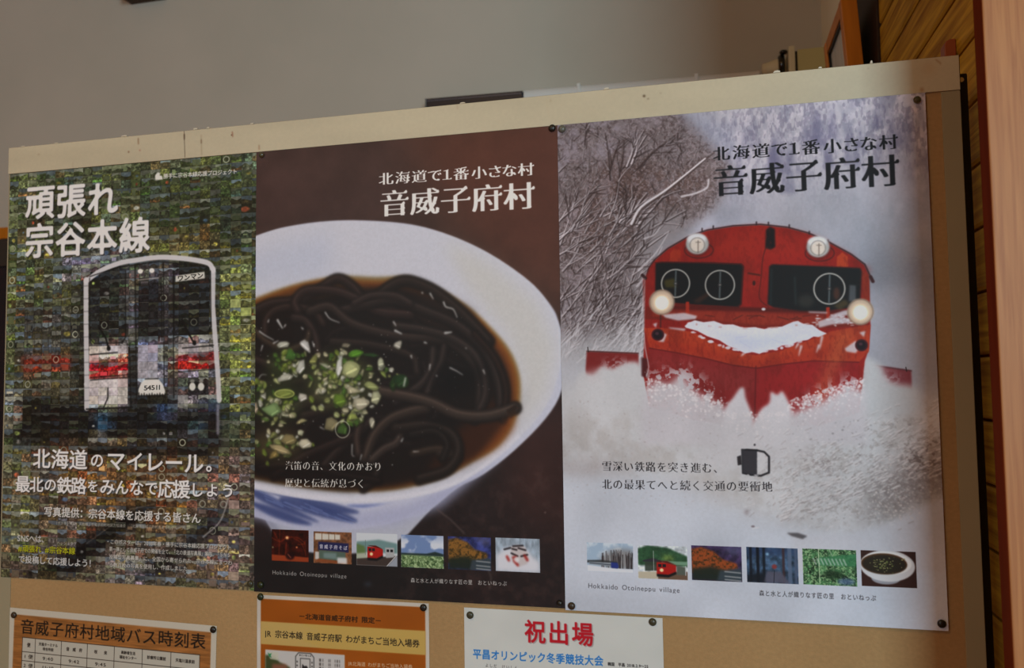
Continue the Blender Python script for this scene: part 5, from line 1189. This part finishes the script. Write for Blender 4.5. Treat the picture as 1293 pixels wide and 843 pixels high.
tack(.5062, -.0597, -.0042, 'black', 'black thumbtack in the top corner of the noodle poster beside the snow poster')
tack(.5218, -.0628, -.0056, 'grey', 'dull grey-green thumbtack in the top corner of the snow poster beside the noodle poster')
tack(1.0187, -.0655, -.0056, 'clear', 'translucent thumbtack in the top corner of the snow poster beside bare hardboard', .9)
tack(.5240, -.7772, -.0056, 'brown', 'dark brown thumbtack in the bottom corner of the snow poster above the white paper')
tack(1.0211, -.7744, -.0056, 'black', 'black thumbtack in the bottom corner of the snow poster beside bare hardboard')
tack(-.0066, -.7700, -.0031, 'olive', 'olive thumbtack in the bottom corner of the green mosaic poster')
tack(.0127, -.7705, -.0042, 'green', 'dark green thumbtack in the bottom corner of the noodle poster beside the mosaic poster')
tack(.5062, -.7745, -.0042, 'black', 'black thumbtack in the bottom corner of the noodle poster beside the snow poster', .85)
tack(.0108, -.0617, -.0042, 'clear', 'translucent thumbtack in the top corner of the noodle poster beside the mosaic poster', .85)
tack(-.4735, -.8462, -.0012, 'brown', 'dark thumbtack in the corner of the bus timetable beside the cream frame')
tack(-.0755, -.8480, -.0012, 'black', 'black thumbtack in the corner of the bus timetable facing the ticket notice')
tack(.0110, -.7906, -.0012, 'green', 'green thumbtack in the corner of the orange ticket notice facing the timetable')
tack(.2915, -.7930, -.0012, 'black', 'black thumbtack in the corner of the orange ticket notice facing the white paper')
tack(.3666, -.8003, -.0012, 'olive', 'olive thumbtack in the corner of the white paper facing the ticket notice')
tack(.6412, -.7950, -.0012, 'olive', 'olive thumbtack in the corner of the white paper just under the snow poster')

# ------------------------------------------------------------------ things behind the board
# glazed picture frame leaning out from the planked wall
pf = empty('picture_frame', (1.0744, .70, ZB - .15)); pf.rotation_euler = (0, -math.radians(3.51), 0)
tag(pf, 'orange wooden picture frame with glass, hung leaning out from the planked wall', 'picture frame')
Wd, Hf, T, B = .274, .557, .0345, .030
MB().box(0, T, 0, B, 0, Hf).build('stile', oak, pf, .002)
MB().box(0, T, Wd - B, Wd, 0, Hf).build('stile', oak, pf, .002)
MB().box(.001, T, B, Wd - B, Hf - B, Hf).build('rail', oak, pf, .002)
MB().box(.001, T, B, Wd - B, 0, B).build('rail', oak, pf, .002)
MB().box(.004, .012, B, Wd - B, B, B + .006).box(.004, .012, B, Wd - B, Hf - B - .006, Hf - B).box(.004, .012, B, B + .006, B, Hf - B).box(.004, .012, Wd - B - .006, Wd - B, B, Hf - B).build('rebate', black_m, pf)
MB().box(.010, .013, B, Wd - B, B, Hf - B).build('pane', noise_mat('framed_print', (190, 200, 206), (222, 228, 230), scale=(1, 9, 1), nscale=4, rough=.3, spec=.4), pf)
MB().box(T - .006, T - .001, B * .5, Wd - B * .5, B * .5, Hf - B * .5).build('backing_board', black_m, pf)
MB().box(T + .0002, T + .006, .09, .18, Hf - .05, Hf - .03).build('hanger', steel, pf)

# small reddish wooden peg on the planks
pg = [(XW - .017, .036), (XW - .017, .060), (XW - .014, .0655), (XW - .009, .068), (XW - .0005, .068), (XW - .0005, .036)]
o = MB().prism([(x, ZB + zz) for x, zz in pg], .130, .152, 'y').build('wall_peg', mat('red_wood', (150, 74, 40), .45, .4), None, .0015)
tag(o, 'small red-brown wooden peg fixed to the planks above the corner of the board', 'peg')

# beige box in the corner with a ribbed edge and the pipe that runs into it
hb = empty('junction_box', (1.03, YB - .06, ZB + .40)); tag(hb, 'beige box fixed in the corner of the back wall behind the board', 'box')
beige = mat('beige_paint', (196, 190, 136), .5, .3); beige2 = mat('beige_edge', (218, 212, 180), .5, .3)
MB().box(-.012, .079, -.06, .0595, 0, .152).build('body', beige, hb, .004)
MB().box(-.038, -.019, -.063, .0595, -.002, .164).build('end_cap', beige2, hb, .004)
MB().box(-.019, -.012, -.052, .0590, .004, .149).build('groove', black_m, hb)
cn = MB().lathe([(.0001, -.060), (.016, -.060), (.019, -.045), (.027, -.02), (.029, -.001), (.0001, -.001)], (-.052, -.01, .118), 'x', 24).build('reducer', beige2, hb, smooth=True)
blk = mat('black_rubber', (14, 20, 20), .15, .7)
MB().lathe([(.028, -.016), (.033, -.014), (.036, -.006), (.034, .002), (.028, .004)], (-.050, -.01, .122), 'x', 24).build('collar', blk, hb, smooth=True)
MB().lathe([(.0001, 0), (.010, .001), (.013, .006), (.010, .011), (.0001, .014)], (-.050, -.036, .150), 'z', 16).build('knob', blk, hb, smooth=True)
# long grey pipe along the back wall
gp = empty('wall_pipe', (.150, YB - .04, ZB + .526)); gp.rotation_euler = (0, math.radians(1.0), 0); tag(gp, 'long pale grey pipe running along the back wall above the board', 'pipe')
gm = mat('grey_pipe', (222, 224, 222), .45, .4)
MB().lathe([(.0001, 0), (.026, 0), (.026, .760), (.0001, .760)], (0, 0, -.014), 'x', 20).build('tube', gm, gp, smooth=False)
for x in (.18, .56): MB().box(x, x + .012, -.0275, .039, -.043, .0125).build('clamp', gm, gp, .002)
nb = empty('navy_duct', (-.0265, YB - .04, ZB + .50)); nb.rotation_euler = (0, math.radians(1.0), 0); tag(nb, 'short dark navy box lying along the back wall at the end of the grey pipe', 'duct')
navy = mat('navy_paint', (22, 28, 42), .35, .4)
MB().box(-.170, .172, -.024, .0385, -.02, .033).build('body', navy, nb, .002)
MB().box(-.176, -.1705, -.024, .0385, -.02, .034).build('end_plate', mat('navy_edge', (110, 112, 112), .4, .4), nb, .001)
MB().box(-.168, .168, -.0255, -.0242, .022, .026).build('bead', mat('navy_bead', (60, 68, 88), .3, .5), nb)
# dark wooden box high on the back wall
db = empty('wall_speaker', (-1.385, YB - .001, ZB + 1.056)); tag(db, 'dark brown wooden box high on the back wall, its underside showing', 'speaker')
MB().box(-.06, .10, -.085, 0, .0, .22).build('body', mat('dark_brown_box', (70, 54, 40), .6), db, .003)
MB().box(-.048, .088, -.089, -.0855, .015, .205).build('grille', black_m, db)
